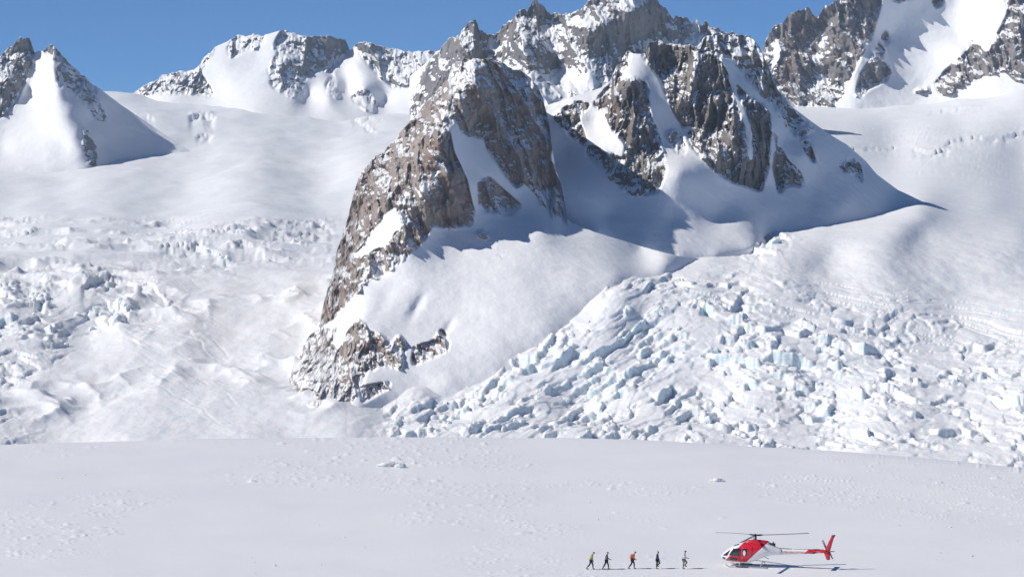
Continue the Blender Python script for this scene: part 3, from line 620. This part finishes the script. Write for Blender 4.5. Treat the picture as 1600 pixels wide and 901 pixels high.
def tube(bm, pts, rad, n=8, cap=True):
    """round tube along pts; rad a number or one per point"""
    pts = [Vector(p) for p in pts]; rad = rad if hasattr(rad, '__len__') else [rad]*len(pts); rings = []
    for i, p in enumerate(pts):
        d = (pts[min(i+1, len(pts)-1)]-pts[max(i-1, 0)]).normalized()
        a = d.cross(Vector((0, 0, 1)) if abs(d.z) < .9 else Vector((1, 0, 0))).normalized(); b = d.cross(a)
        rings.append([bm.verts.new(p+(a*math.cos(2*math.pi*k/n)+b*math.sin(2*math.pi*k/n))*rad[i]) for k in range(n)])
    for r0, r1 in zip(rings, rings[1:]):
        for k in range(n): bm.faces.new((r0[k], r0[(k+1) % n], r1[(k+1) % n], r1[k]))
    if cap: bm.faces.new(rings[0]); bm.faces.new(rings[-1])
def prism(bm, outline, axis, lo, hi, taper=1.0):
    """extrude a 2-D outline: axis 'y' takes (x, z) points"""
    c = Vector((sum(p[0] for p in outline)/len(outline), sum(p[1] for p in outline)/len(outline)))
    def V(p, h, s=1.0):
        a, b = c.x+(p[0]-c.x)*s, c.y+(p[1]-c.y)*s
        return bm.verts.new((a, h, b) if axis == 'y' else (a, b, h))
    m = (lo+hi)/2
    A = [V(p, lo, taper) for p in outline]; M_ = [V(p, m) for p in outline]; B = [V(p, hi, taper) for p in outline]; n = len(outline)
    for P, Q in ((A, M_), (M_, B)):
        for k in range(n): bm.faces.new((P[k], P[(k+1) % n], Q[(k+1) % n], Q[k]))
    bm.faces.new(A); bm.faces.new(B)

# ------------------------------------------------------------------ helicopter (nose along +x, its left side along +y)
def ground_at(px, py):
    rz = -F*SP+(450.5-py)*CP; ry = F*CP+(450.5-py)*SP; d = HC*ry/(-rz)
    return Vector(((px-800)/ry*d, d, 0))
RED, WHITE, BLACK, GLASS, GREY = (0.60, 0.012, 0.03), (0.80, 0.80, 0.79), (0.02, 0.02, 0.022), (0.025, 0.03, 0.035), (0.22, 0.22, 0.23)
M_RED = paint('red_paint', RED, .3, .5, .4); M_WHITE = paint('white_paint', WHITE, .35, .5, .3, .03); M_BLACK = paint('black_rubber', BLACK, .6)
M_GREY = paint('rotor_grey', GREY, .5); M_DGREY = paint('dark_metal', (.08, .08, .085), .45, .5, 0, .1, .4); M_SKID = paint('pale_skid_paint', (.5, .5, .5), .5)
M_GLASS = paint('tinted_glass', GLASS, .08, .6, .5, .02)
M_LIV, lt, lb = newmat('red_and_white_livery'); ln = N(lt)
ltc = lt.nodes.new('ShaderNodeTexCoord'); lx, ly, lz = ln.sep(ltc.outputs['Object'])
def line_side(x0, z0, x1, z1):   # > 0 on the aft side of the line
    k = (x1-x0)/(z1-z0)
    return ln.math('SUBTRACT', ln.math('MULTIPLY_ADD', lz, k, x0-k*z0), lx)
aft_of_front = line_side(2.92, .5, .90, 2.5); aft_of_rear = line_side(.88, .4, -1.38, 2.5)
msk = ln.math('MULTIPLY', ln.math('GREATER_THAN', aft_of_front, 0.0), ln.math('LESS_THAN', aft_of_rear, 0.0))
msk = ln.math('MULTIPLY', msk, ln.math('GREATER_THAN', lz, .50))
lt.links.new(ln.mix(msk, WHITE, RED), lb.inputs['Base Color']); lb.inputs['Roughness'].default_value = .28; lb.inputs['Coat Weight'].default_value = .4
YAW = math.radians(17)
hp = ground_at(1180, 884.5)
heli = empty('helicopter', hp, math.pi-YAW)
tag(heli, 'red and white helicopter parked on the snow, nose towards the walking people', 'helicopter')
SEC = [(3.36, .04, .86, .94), (3.26, .30, .68, 1.10), (3.05, .52, .56, 1.32), (2.75, .70, .47, 1.60), (2.35, .83, .42, 1.90), (1.85, .91, .39, 2.16), (1.3, .95, .37, 2.32), (.7, .96, .37, 2.40),
       (.5, .96, .40, 2.41), (.1, .95, .55, 2.42), (-.5, .90, .82, 2.42), (-.95, .80, 1.02, 2.38), (-1.4, .66, 1.16, 2.28), (-1.9, .48, 1.24, 2.08), (-2.4, .34, 1.27, 1.88), (-2.7, .27, 1.29, 1.80)]
def sec(x):
    a = [s_[0] for s_ in SEC][::-1]
    return tuple(float(np.interp(x, a, [s_[k] for s_ in SEC][::-1])) for k in (1, 2, 3))
EXP = 2.6
def side_y(x, z):
    w, zb, zt = sec(x); c = (zb+zt)/2; h = (zt-zb)/2
    q = min(1, abs((z-c)/h)); return w*(1-q**EXP)**(1/EXP)
bm = bmesh.new(); NS = 28; prev = None
for (x, w, zb, zt) in SEC:
    ring = []
    for k in range(NS):
        a = 2*math.pi*k/NS; ca, sa = math.cos(a), math.sin(a)
        ring.append(bm.verts.new((x, math.copysign(abs(ca)**(2/EXP), ca)*w, (zb+zt)/2+math.copysign(abs(sa)**(2/EXP), sa)*(zt-zb)/2)))
    if prev:
        for k in range(NS): bm.faces.new((prev[k], prev[(k+1) % NS], ring[(k+1) % NS], ring[k]))
    else: bm.faces.new(ring)
    prev = ring
bm.faces.new(prev)
mk('body', bm, M_LIV, heli)
def patch(corners, side, off=.012, n=6):
    """curved panel lying on the hull; corners (x, z) anticlockwise"""
    bm = bmesh.new(); g = []
    for i in range(n+1):
        row = []
        for j in range(n+1):
            u, v = i/n, j/n
            p = [corners[0][k]*(1-u)*(1-v)+corners[1][k]*u*(1-v)+corners[2][k]*u*v+corners[3][k]*(1-u)*v for k in (0, 1)]
            row.append(bm.verts.new((p[0], side*(side_y(*p)+off), p[1])))
        g.append(row)
    for i in range(n):
        for j in range(n): bm.faces.new((g[i][j], g[i+1][j], g[i+1][j+1], g[i][j+1]))
    r = bmesh.ops.extrude_face_region(bm, geom=bm.faces[:])
    for v in [e for e in r['geom'] if isinstance(e, bmesh.types.BMVert)]: v.co.y -= side*.02
    return bm
for sd_ in (1, -1):
    mk('windshield', patch([(3.16, 1.02), (2.62, 1.05), (2.26, 1.72), (2.62, 1.42)], sd_), M_GLASS, heli)
    mk('chin_window', patch([(3.18, .74), (2.86, .62), (2.80, .86), (3.14, .92)], sd_), M_GLASS, heli)
    dr = mk('front_door', patch([(2.50, .54), (1.30, .46), (1.22, 2.02), (2.02, 1.92)], sd_, .008), M_LIV, heli)
    mk('door_window', patch([(2.42, 1.12), (1.36, 1.12), (1.30, 1.86), (2.02, 1.80)], sd_, .022), M_GLASS, dr)
    mk('lower_window', patch([(2.44, .60), (1.62, .58), (1.62, .92), (2.42, .98)], sd_, .022), M_GLASS, dr)
    hb = bmesh.new(); tube(hb, [(1.5, sd_*(side_y(1.5, 1.0)+.03), 1.0), (1.38, sd_*(side_y(1.38, 1.0)+.03), 1.0)], .018, 6); mk('handle', hb, M_BLACK, dr)
    rd = mk('rear_door', patch([(1.20, .50), (.14, .72), (.02, 2.02), (1.14, 2.04)], sd_, .008), M_LIV, heli)
    mk('door_window', patch([(1.12, 1.16), (.62, 1.16), (.60, 1.84), (1.08, 1.86)], sd_, .022), M_GLASS, rd)
    hb = bmesh.new(); tube(hb, [(.35, sd_*(side_y(.35, 1.05)+.03), 1.05), (.22, sd_*(side_y(.22, 1.05)+.03), 1.05)], .018, 6); mk('handle', hb, M_BLACK, rd)
    # pale emblem behind the rear window
    eb = bmesh.new(); pts = [eb.verts.new((.88+.13*math.cos(a), sd_*(side_y(.88, 1.42)+.04), 1.42+.27*math.sin(a))) for a in [2*math.pi*k/16 for k in range(16)]]
    eb.faces.new(pts); mk('emblem', eb, M_WHITE, rd, False)
    mk('roof_window', patch([(2.06, 1.98), (1.52, 2.14), (1.44, 2.24), (1.94, 2.09)], sd_, .012), M_GLASS, heli)
# engine cowling, exhaust, mast
bm = bmesh.new(); prev = None
for (x, w, z0, z1) in [(1.15, .28, 2.22, 2.34), (.75, .42, 2.2, 2.54), (.1, .48, 2.2, 2.64), (-.6, .46, 2.2, 2.62), (-1.2, .40, 2.0, 2.56), (-1.45, .34, 1.95, 2.40)]:
    ring = [bm.verts.new((x, w*math.copysign(abs(math.cos(a))**.7, math.cos(a)), (z0+z1)/2+(z1-z0)/2*math.copysign(abs(math.sin(a))**.7, math.sin(a)))) for a in [2*math.pi*k/18 for k in range(18)]]
    if prev:
        for k in range(18): bm.faces.new((prev[k], prev[(k+1) % 18], ring[(k+1) % 18], ring[k]))
    else: bm.faces.new(ring)
    prev = ring
bm.faces.new(prev); mk('engine_cowling', bm, M_LIV, heli)
bm = bmesh.new(); tube(bm, [(-1.25, 0, 2.28), (-1.62, 0, 2.18), (-1.95, 0, 2.16)], [.16, .17, .20], 14); mk('exhaust', bm, M_DGREY, heli)
bm = bmesh.new(); tube(bm, [(-1.55, .05, 1.98), (-1.72, .05, 2.30), (-1.82, .05, 2.50)], [.20, .11, .03], 8); mk('engine_intake', bm, M_BLACK, heli)
bm = bmesh.new(); tube(bm, [(0, 0, 2.5), (0, 0, 2.72), (0, 0, 3.1)], [.20, .10, .075], 12)
for a in (0.3, 2.4, 4.5): tube(bm, [(.20*math.cos(a), .20*math.sin(a), 2.6), (.17*math.cos(a), .17*math.sin(a), 3.04)], .022, 6)
mk('mast', bm, M_DGREY, heli)
hub = bmesh.new(); prism(hub, [(.36*math.cos(a), .36*math.sin(a)) if k % 2 == 0 else (.15*math.cos(a), .15*math.sin(a)) for k, a in enumerate([2*math.pi*q/12 for q in range(12)])], 'z', 3.0, 3.12, .9)
tube(hub, [(0, 0, 3.1), (0, 0, 3.2)], [.1, .06], 10); mk('rotor_hub', hub, M_DGREY, heli)
for ang, dz in ((10, .06), (130, -.32), (250, .0)):
    a = math.radians(ang)-(math.pi-YAW)          # world heading to the helicopter's own frame
    bm = bmesh.new(); R_ = 5.35; rings = []
    for i in range(15):
        r = .55+(R_-.55)*i/14; t_ = r/R_; z = 3.06+dz*t_**1.7
        ch = .35 if i > 1 else .18+.08*i; th = .042 if i > 1 else .06
        prof = [(-.55*ch, 0), (-.2*ch, th*.5), (.2*ch, th*.55), (.45*ch, 0), (.2*ch, -th*.4), (-.2*ch, -th*.4)]
        rings.append([bm.verts.new((r*math.cos(a)-q*math.sin(a), r*math.sin(a)+q*math.cos(a), z+h+q*.05)) for q, h in prof])
    for r0, r1 in zip(rings, rings[1:]):
        for k in range(6): bm.faces.new((r0[k], r0[(k+1) % 6], r1[(k+1) % 6], r1[k]))
    bm.faces.new(rings[0]); bm.faces.new(rings[-1])
    bl = mk('rotor_blade', bm, M_GREY, heli)
    bm = bmesh.new(); tube(bm, [(.12*math.cos(a), .12*math.sin(a), 3.06), (.5*math.cos(a), .5*math.sin(a), 3.06), (.78*math.cos(a), .78*math.sin(a), 3.06)], [.075, .09, .05], 8); mk('blade_sleeve', bm, M_DGREY, bl)
# tail boom: pale front half, red rear half
def loft(secs, n=16):
    bm = bmesh.new(); prev = None
    for (x, rw, rh, zc) in secs:
        ring = [bm.verts.new((x, rw*math.cos(2*math.pi*k/n), zc+rh*math.sin(2*math.pi*k/n))) for k in range(n)]
        if prev:
            for k in range(n): bm.faces.new((prev[k], prev[(k+1) % n], ring[(k+1) % n], ring[k]))
        else: bm.faces.new(ring)
        prev = ring
    bm.faces.new(prev); return bm
M_TAIL, tt, tb = newmat('tail_livery'); tn = N(tt); ttc = tt.nodes.new('ShaderNodeTexCoord'); tx, ty, tz = tn.sep(ttc.outputs['Object'])
tm = tn.math('LESS_THAN', tn.math('ADD', tx, tn.math('MULTIPLY', tn.math('SUBTRACT', tz, 1.70), 1.1)), -5.0)
tt.links.new(tn.mix(tm, (.80, .79, .77), RED), tb.inputs['Base Color']); tb.inputs['Roughness'].default_value = .3; tb.inputs['Coat Weight'].default_value = .4
boom = mk('tail_boom', loft([(-2.3, .30, .31, 1.55), (-2.8, .26, .27, 1.56), (-4.0, .22, .235, 1.62), (-5.5, .175, .19, 1.70), (-6.6, .14, .15, 1.76), (-7.15, .11, .12, 1.78)]), M_TAIL, heli)
bm = bmesh.new(); tube(bm, [(-2.0, 0, 1.93), (-3.1, 0, 1.87), (-3.6, 0, 1.86)], .035, 6); tube(bm, [(-3.8, 0, 1.86), (-5.2, 0, 1.90), (-6.7, 0, 1.94)], .02, 6); mk('drive_shaft_cover', bm, M_DGREY, heli)
bm = bmesh.new(); prism(bm, [(-6.72, 1.74), (-7.42, 3.32), (-7.78, 3.34), (-7.62, 3.0), (-7.28, 1.76)], 'y', -.045, .045, .93); mk('upper_fin', bm, M_RED, heli)
bm = bmesh.new(); prism(bm, [(-6.66, 1.72), (-7.28, 1.74), (-7.30, 1.05), (-7.20, .94), (-6.96, .96)], 'y', -.04, .04, .93); mk('lower_fin', bm, M_RED, heli)
bm = bmesh.new(); prism(bm, [(-7.40, 3.26), (-7.46, 3.38), (-7.80, 3.40), (-7.76, 3.26)], 'y', -.05, .05); mk('fin_tip', bm, M_DGREY, heli)
bm = bmesh.new(); prism(bm, [(-5.55, -1.27), (-5.55, 1.27), (-6.02, 1.27), (-6.02, -1.27)], 'z', 1.70, 1.76, .95); mk('stabiliser', bm, M_RED, heli)
for sd_ in (1, -1):
    bm = bmesh.new(); tube(bm, [(-5.50, sd_*1.28, 1.73), (-6.06, sd_*1.28, 1.73)], .05, 8); mk('stabiliser_tip', bm, M_DGREY, heli)
bm = bmesh.new(); tube(bm, [(-7.15, 0, 1.78), (-7.75, 0, 1.80)], [.05, .03], 8); mk('tail_stinger', bm, M_DGREY, heli)
tr = bmesh.new(); tube(tr, [(-7.0, -.08, 1.92), (-7.0, -.30, 1.92)], .06, 8); trh = mk('tail_rotor_hub', tr, M_DGREY, heli)
for s_ in (1, -1):
    bm = bmesh.new(); prism(bm, [(-7.0-.09+.12*s_, 1.92+.10*s_), (-7.0+.09+.12*s_, 1.92+.06*s_), (-7.0+.09+.5*s_, 1.92+.86*s_), (-7.0-.08+.5*s_, 1.92+.93*s_)], 'y', -.30, -.275); mk('tail_rotor_blade', bm, M_GREY, trh)
for sd_ in (1, -1):
    y = sd_*1.06
    bm = bmesh.new(); tube(bm, [(2.75, y, .34), (2.62, y, .18), (2.35, y, .07), (1.8, y, .04), (-1.0, y, .04), (-1.45, y, .05)], .05, 8); sk = mk('skid', bm, M_SKID, heli)
    bm = bmesh.new(); prism(bm, [(1.7, y-.14), (1.7, y+.14), (.5, y+.14), (.5, y-.14)], 'z', .10, .125); mk('step', bm, M_DGREY, sk)
for x in (1.35, -.75):
    bm = bmesh.new(); tube(bm, [(x, -1.06, .06), (x, -.98, .26), (x, -.62, .44), (x, 0, .48), (x, .62, .44), (x, .98, .26), (x, 1.06, .06)], .04, 8); mk('cross_tube', bm, M_SKID, heli)
bm = bmesh.new(); mk('antenna', (lambda b_: (tube(b_, [(2.2, 0, .42), (2.15, 0, .2)], .012, 5), b_)[1])(bmesh.new()), M_DGREY, heli); tube(bm, [(-1.1, .86, 1.15), (-1.3, .95, 1.05), (-1.5, .9, .95)], .03, 6); mk('exhaust_drain', bm, M_DGREY, heli)
def lettering(text, x, z, size, mat, parent, yoff, spacing=1.0):
    cu = bpy.data.curves.new('lettering', 'FONT'); cu.body = text; cu.size = size; cu.extrude = .003; cu.space_character = spacing
    t = bpy.data.objects.new('t', cu); COL.objects.link(t)
    me = bpy.data.meshes.new_from_object(t.evaluated_get(bpy.context.evaluated_depsgraph_get())); bpy.data.objects.remove(t)
    me.transform(Matrix(((-1, 0, 0, x), (0, 0, -1*-1, yoff), (0, 1, 0, z), (0, 0, 0, 1)))); me.flip_normals(); me.materials.clear(); me.materials.append(mat)
    o = bpy.data.objects.new('lettering', me); COL.objects.link(o); o.parent = parent; return o
lettering('GLACIER HELICOPTERS', -2.25, 1.50, .27, M_RED, boom, .275, .92)
lettering('ZK-HGX', -5.72, 1.66, .17, M_WHITE, boom, .20)

# ------------------------------------------------------------------ people
def skin_obj(name, verts, edges, mat, parent, sub=1):
    """verts: {key: ((x,y,z), radius or (rx, ry))}; one continuous skinned surface"""
    keys = list(verts); me = bpy.data.meshes.new(name)
    me.from_pydata([verts[k][0] for k in keys], [(keys.index(a), keys.index(b)) for a, b in edges], [])
    o = bpy.data.objects.new(name, me); COL.objects.link(o)
    m = o.modifiers.new('s', 'SKIN'); m.use_smooth_shade = True
    for i, k in enumerate(keys):
        r = verts[k][1]; r = r if hasattr(r, '__len__') else (r, r)
        me.skin_vertices[0].data[i].radius = r; me.skin_vertices[0].data[i].use_root = (i == 0)
    u = o.modifiers.new('u', 'SUBSURF'); u.levels = sub; u.render_levels = sub
    dg = bpy.context.evaluated_depsgraph_get(); dg.update()
    nm = bpy.data.meshes.new_from_object(o.evaluated_get(dg)); bpy.data.objects.remove(o); bpy.data.meshes.remove(me)
    nm.name = name; nm.materials.clear(); nm.materials.append(mat); nm.polygons.foreach_set('use_smooth', [True]*len(nm.polygons))
    o = bpy.data.objects.new(name, nm); COL.objects.link(o); o.parent = parent; return o
M_SKIN = paint('skin', (.45, .27, .19), .55)
def person(px, py, label, jacket, trousers, hat, lean, legs, arms, boots=(.03, .03, .035), pack=None, scale=1.0, headfwd=.06, hood=False):
    """legs: per side ((knee x, z), (ankle x, z)); arms: per side ((elbow x, z), (wrist x, z)); walking towards +x"""
    root = empty('person', ground_at(px, py)); tag(root, label, 'person', 'people walking in single file towards the helicopter'); root.scale = (scale,)*3
    hip = Vector((0, 0, .90)); 
    def up(d, f=0): return Vector((hip.x+math.sin(lean)*d+f, 0, hip.z+math.cos(lean)*d))
    b = {'pelvis': (hip, (.15, .11)), 'waist': (up(.20), (.13, .10)), 'chest': (up(.42), (.165, .12)), 'neck': (up(.56, .01), .055), 'jaw': (up(.63, headfwd*.6), (.065, .075)), 'head': (up(.71, headfwd), (.08, .10)), 'crown': (up(.79, headfwd), (.055, .07)), 'nose': (up(.685, headfwd+.115), .012)}
    e = [('pelvis', 'waist'), ('waist', 'chest'), ('chest', 'neck'), ('neck', 'jaw'), ('jaw', 'head'), ('head', 'crown'), ('head', 'nose')]
    for s_, (kn, an), (el, wr) in ((1, legs[0], arms[0]), (-1, legs[1], arms[1])):
        t = 'l' if s_ > 0 else 'r'
        sh = up(.47); sh.y = s_*.19
        ank = Vector((an[0], s_*.10, an[1])); kne = Vector((kn[0], s_*.11, kn[1]))
        b['ear'+t] = (up(.70, headfwd)+Vector((0, s_*.088, 0)), .012); e.append(('head', 'ear'+t))
        b['hip'+t] = (Vector((0, s_*.10, .86)), .10); b['knee'+t] = (kne, .06); b['calf'+t] = (kne.lerp(ank, .35), .058); b['ankle'+t] = (ank, .04); b['toe'+t] = (ank+Vector((.17, 0, -.055 if an[1] < .14 else -.14)), (.045, .028))
        e += [('pelvis', 'hip'+t), ('hip'+t, 'knee'+t), ('knee'+t, 'calf'+t), ('calf'+t, 'ankle'+t), ('ankle'+t, 'toe'+t)]
        elb = Vector((el[0], s_*.24, el[1])); wri = Vector((wr[0], s_*.22, wr[1])); d = (wri-elb).normalized()
        b['sho'+t] = (sh, .065); b['elb'+t] = (elb, .045); b['wri'+t] = (wri, .028); palm = wri+d*.07; b['palm'+t] = (palm, (.038, .018))
        e += [('chest', 'sho'+t), ('sho'+t, 'elb'+t), ('elb'+t, 'wri'+t), ('wri'+t, 'palm'+t)]
        side = Vector((d.z, 0, -d.x))
        for q, (off, ln_) in enumerate(((-.030, .065), (-.010, .078), (.010, .072), (.029, .056))):
            k1 = palm+d*.035+side*off; k2 = k1+d*ln_*.55+Vector((0, -s_*.008, 0)); k3 = k2+d*ln_*.45+Vector((0, -s_*.020, 0))
            b[f'f{q}a'+t] = (k1, .009); b[f'f{q}b'+t] = (k2, .0085); b[f'f{q}c'+t] = (k3, .007)
            e += [('palm'+t, f'f{q}a'+t), (f'f{q}a'+t, f'f{q}b'+t), (f'f{q}b'+t, f'f{q}c'+t)]
        b['tha'+t] = (wri+d*.05-side*.035, .011); b['thb'+t] = (wri+d*.085-side*.055, .009); e += [('wri'+t, 'tha'+t), ('tha'+t, 'thb'+t)]
    skin_obj('body', b, e, M_SKIN, root)
    def g(k, dr, dz=0): v, r = b[k]; r = r if hasattr(r, '__len__') else (r, r); return (v+Vector((0, 0, dz)), (r[0]+dr, r[1]+dr))
    # jacket: torso and sleeves, ends at the wrists and below the hips
    jv = {'waist': g('waist', .045), 'hem': (hip+Vector((0, 0, -.06)), (.19, .155)), 'hipline': (hip+Vector((0, 0, .06)), (.175, .145)), 'chest': g('chest', .04), 'collar': (b['neck'][0]-Vector((0, 0, .01)), .085)}
    je = [('waist', 'hipline'), ('hipline', 'hem'), ('waist', 'chest'), ('chest', 'collar')]
    for t in 'lr':
        for k, r in (('sho', .03), ('elb', .025)): jv[k+t] = g(k+t, r)
        jv['cuff'+t] = (b['wri'+t][0].lerp(b['elb'+t][0], .08), .05)
        je += [('chest', 'sho'+t), ('sho'+t, 'elb'+t), ('elb'+t, 'cuff'+t)]
    jk = skin_obj('jacket', jv, je, jacket, root)
    tv = {'pelvis': (hip, (.165, .13))}; te = []
    for t in 'lr':
        tv['hip'+t] = g('hip'+t, .012); tv['knee'+t] = g('knee'+t, .022); tv['calf'+t] = g('calf'+t, .02); tv['end'+t] = (b['ankle'+t][0].lerp(b['knee'+t][0], .12), .064)
        te += [('pelvis', 'hip'+t), ('hip'+t, 'knee'+t), ('knee'+t, 'calf'+t), ('calf'+t, 'end'+t)]
    skin_obj('trousers', tv, te, trousers, root)
    mb = paint('boot_leather', boots, .7)
    for t in 'lr':
        an, to = b['ankle'+t][0], b['toe'+t][0]
        skin_obj('boot', {'a': (an+Vector((-.01, 0, .07)), .058), 'b': (an+Vector((-.02, 0, -.03)), .055), 'c': (to+Vector((-.05, 0, 0)), (.055, .04)), 'd': (to, (.05, .032))}, [('a', 'b'), ('b', 'c'), ('c', 'd')], mb, root)
        skin_obj('glove', {'a': g('wri'+t, .014), 'b': (b['palm'+t][0], (.046, .028)), 'c': (b['palm'+t][0].lerp(b['f1c'+t][0], .6), (.04, .024))}, [('a', 'b'), ('b', 'c')], M_BLACK, root)
        ey = bmesh.new(); bmesh.ops.create_icosphere(ey, subdivisions=1, radius=.013, matrix=Matrix.Translation(up(.705, headfwd+.088)+Vector((0, .032 if t == 'l' else -.032, 0)))); mk('eye', ey, M_BLACK, root)
    hd = up(.735, headfwd-.008)
    skin_obj('hat' if not hood else 'hood', {'a': (hd+Vector((-.01, 0, -.03 if not hood else -.09)), (.105, .115)), 'b': (hd+Vector((0, 0, .03)), (.10, .11)), 'c': (hd+Vector((0, 0, .085)), (.055, .06))}, [('a', 'b'), ('b', 'c')], hat, root)
    if pack:
        c = up(.33, -.19); bm = bmesh.new(); bmesh.ops.create_cube(bm, size=1.0, matrix=Matrix.Translation(c) @ Matrix.Rotation(lean, 4, 'Y') @ Matrix.Diagonal((.20, .30, .46, 1)))
        bmesh.ops.bevel(bm, geom=bm.edges[:], offset=.06, segments=3, affect='EDGES')
        pk = mk('backpack', bm, pack, None); pk.parent = root
        for s_ in (1, -1):
            sb = bmesh.new(); tube(sb, [up(.46, -.14)+Vector((0, s_*.11, 0)), up(.53, -.02)+Vector((0, s_*.12, 0)), up(.42, .14)+Vector((0, s_*.12, 0)), up(.22, .10)+Vector((0, s_*.15, 0)), up(.18, -.12)+Vector((0, s_*.13, 0))], .02, 6); mk('strap', sb, M_BLACK, pk)
    return root
J = lambda n, c: paint(n, c, .8, .2, 0, .12)
stride = (((.16, .50), (.12, .10)), ((-.12, .50), (-.42, .16)))
person(923.5, 889, 'person in olive yellow jacket bent forward, last in line, farthest from the helicopter', J('olive_cloth', (.36, .34, .045)), J('navy_trousers', (.035, .05, .075)), J('black_hat', (.02, .02, .022)), .20,
       (((.17, .50), (.20, .10)), ((-.12, .52), (-.42, .17))), (((-.02, 1.10), (.06, .88)), ((.10, 1.10), (.18, .90))), headfwd=.13)
P2 = person(947.5, 889, 'person in a grey jacket and black trousers reaching a hand forward, second from the back', J('grey_cloth', (.10, .11, .125)), J('black_trousers', (.018, .02, .024)), J('grey_hat', (.13, .14, .15)), .10,
       (((.17, .50), (.22, .10)), ((-.16, .50), (-.36, .14))), (((-.05, 1.12), (.05, .90)), ((.12, 1.12), (.34, 1.02))))
person(988, 888, 'person in an orange jacket with an orange backpack, hunched forward with black trousers', J('orange_cloth', (.62, .10, .045)), J('black_trousers', (.022, .022, .03)), J('black_hat', (.02, .02, .022)), .24,
       (((.19, .52), (.18, .10)), ((-.08, .52), (-.36, .15))), (((.02, 1.12), (.16, .94)), ((.14, 1.10), (.26, 1.0))), pack=J('orange_pack', (.78, .22, .11)), headfwd=.12)
person(1027, 888, 'person in navy blue jacket lifting the front knee, next behind the pale grey one', J('navy_cloth', (.03, .05, .11)), J('black_trousers', (.02, .02, .028)), J('brown_hat', (.07, .05, .05)), .04,
       (((.26, .56), (.02, .36)), ((-.05, .48), (-.06, .10))), (((-.06, 1.12), (.02, .88)), ((.06, 1.12), (.18, .92))))
person(1068.5, 888, 'person in pale grey jacket and grey green trousers, arms bent, nearest the helicopter', J('pale_cloth', (.60, .60, .66)), J('grey_green_trousers', (.20, .21, .19)), J('black_hat', (.018, .018, .022)), .12,
       (((.30, .60), (.12, .34)), ((-.02, .50), (-.08, .10))), (((-.10, 1.14), (-.06, .90)), ((.10, 1.10), (.30, 1.04))), scale=1.04)
# walking pole held by the second person
pp = ground_at(951.5, 888.6); bm = bmesh.new(); tube(bm, [(.34, 0, 0), (.04, 0, 1.05)], [.008, .012], 6)
tube(bm, [(.05, 0, .98), (.03, 0, 1.12)], .02, 6)
wp = mk('walking_pole', bm, M_DGREY, None); wp.location = P2.location+Vector((.16, -.24, 0)); tag(wp, 'thin dark walking pole held out in front of the person in grey', 'pole')

# ------------------------------------------------------------------ lumps on the near snow
def lump(px, py, w, d, h, seed, mat, name, label, cat, rot=0):
    r = random.Random(seed); bm = bmesh.new(); bmesh.ops.create_icosphere(bm, subdivisions=4, radius=1)
    for v in bm.verts:
        n = float(fbm(np.array([v.co.x*1.6+seed]), np.array([v.co.y*1.6]), np.array([v.co.z*1.6]), 4, .6)[0])
        v.co = Vector((v.co.x*w, v.co.y*d, v.co.z*h))*(1+.42*n)
    o = mk(name, bm, mat, None); o.location = ground_at(px, py)+Vector((0, 0, h*.25)); o.rotation_euler = (0, 0, rot); tag(o, label, cat); return o
lump(607, 728, 1.35, .6, .42, 3, BLM, 'ice_boulder', 'long grey blue lump of ice lying on the plateau left of the blue streak', 'ice block', .15)
lump(626, 730, .75, .5, .42, 9, newmat('x')[0] if False else BLM, 'snow_lump', 'small bright white lump at the right end of the long ice lump', 'snow lump')
lump(1121, 751, .75, .5, .28, 5, BLM, 'ice_boulder', 'small grey lump of ice alone on the flat snow above the helicopter', 'ice block', -.1)
MDK = paint('dark_stone', (.09, .085, .085), .8)
o = lump(1255, 706, .45, .35, .5, 12, MDK, 'stone', 'small dark stone at the foot of the right icefall', 'stone')
kk = np.argmin(((PX-1255)**2+(PY-703)**2)); o.location = (X.flat[kk], Y.flat[kk], Z2.flat[kk]+.1)
bm = bmesh.new(); r = random.Random(4)
for k in range(55):
    px = r.uniform(0, 1600); py = 700+195*r.random()**.8
    if py < plateau_edge(px)+6 or (880 < px < 1350 and py > 820): continue
    p = ground_at(px, py); q = r.uniform(.03, .09)
    m4 = Matrix.Translation(p+Vector((0, 0, q*.3))) @ Matrix.Rotation(r.uniform(-.6, .9), 4, 'Z') @ Matrix.Diagonal((q*r.uniform(1, 2.8), q, q*r.uniform(.6, 1.2), 1))
    bmesh.ops.create_icosphere(bm, subdivisions=1, radius=1, matrix=m4)
o = mk('snow_clods', bm, BLM, None); o['kind'] = 'stuff'; o['label'] = 'small clods of wind-broken snow scattered over the plateau'; o['category'] = 'snow clods'

# ------------------------------------------------------------------ thin mountain air: far rock and shade go paler and bluer
hm = bpy.data.materials.new('thin_air'); hm.use_nodes = True; ht = hm.node_tree; ht.nodes.clear()
ho = ht.nodes.new('ShaderNodeOutputMaterial'); hv = ht.nodes.new('ShaderNodeVolumePrincipled')
hv.inputs['Color'].default_value = (0.62, 0.80, 1.0, 1); hv.inputs['Density'].default_value = 0.00004; hv.inputs['Anisotropy'].default_value = 0.0
ht.links.new(hv.outputs[0], ho.inputs['Volume'])
bm = bmesh.new(); bmesh.ops.create_cube(bm, size=1.0, matrix=Matrix.Translation((0, 2025, 138)) @ Matrix.Diagonal((3800, 4950, 500, 1)))
hz = mk('haze', bm, hm, None, False); hz['kind'] = 'stuff'; hz['label'] = 'thin pale mountain air'; hz['category'] = 'haze'
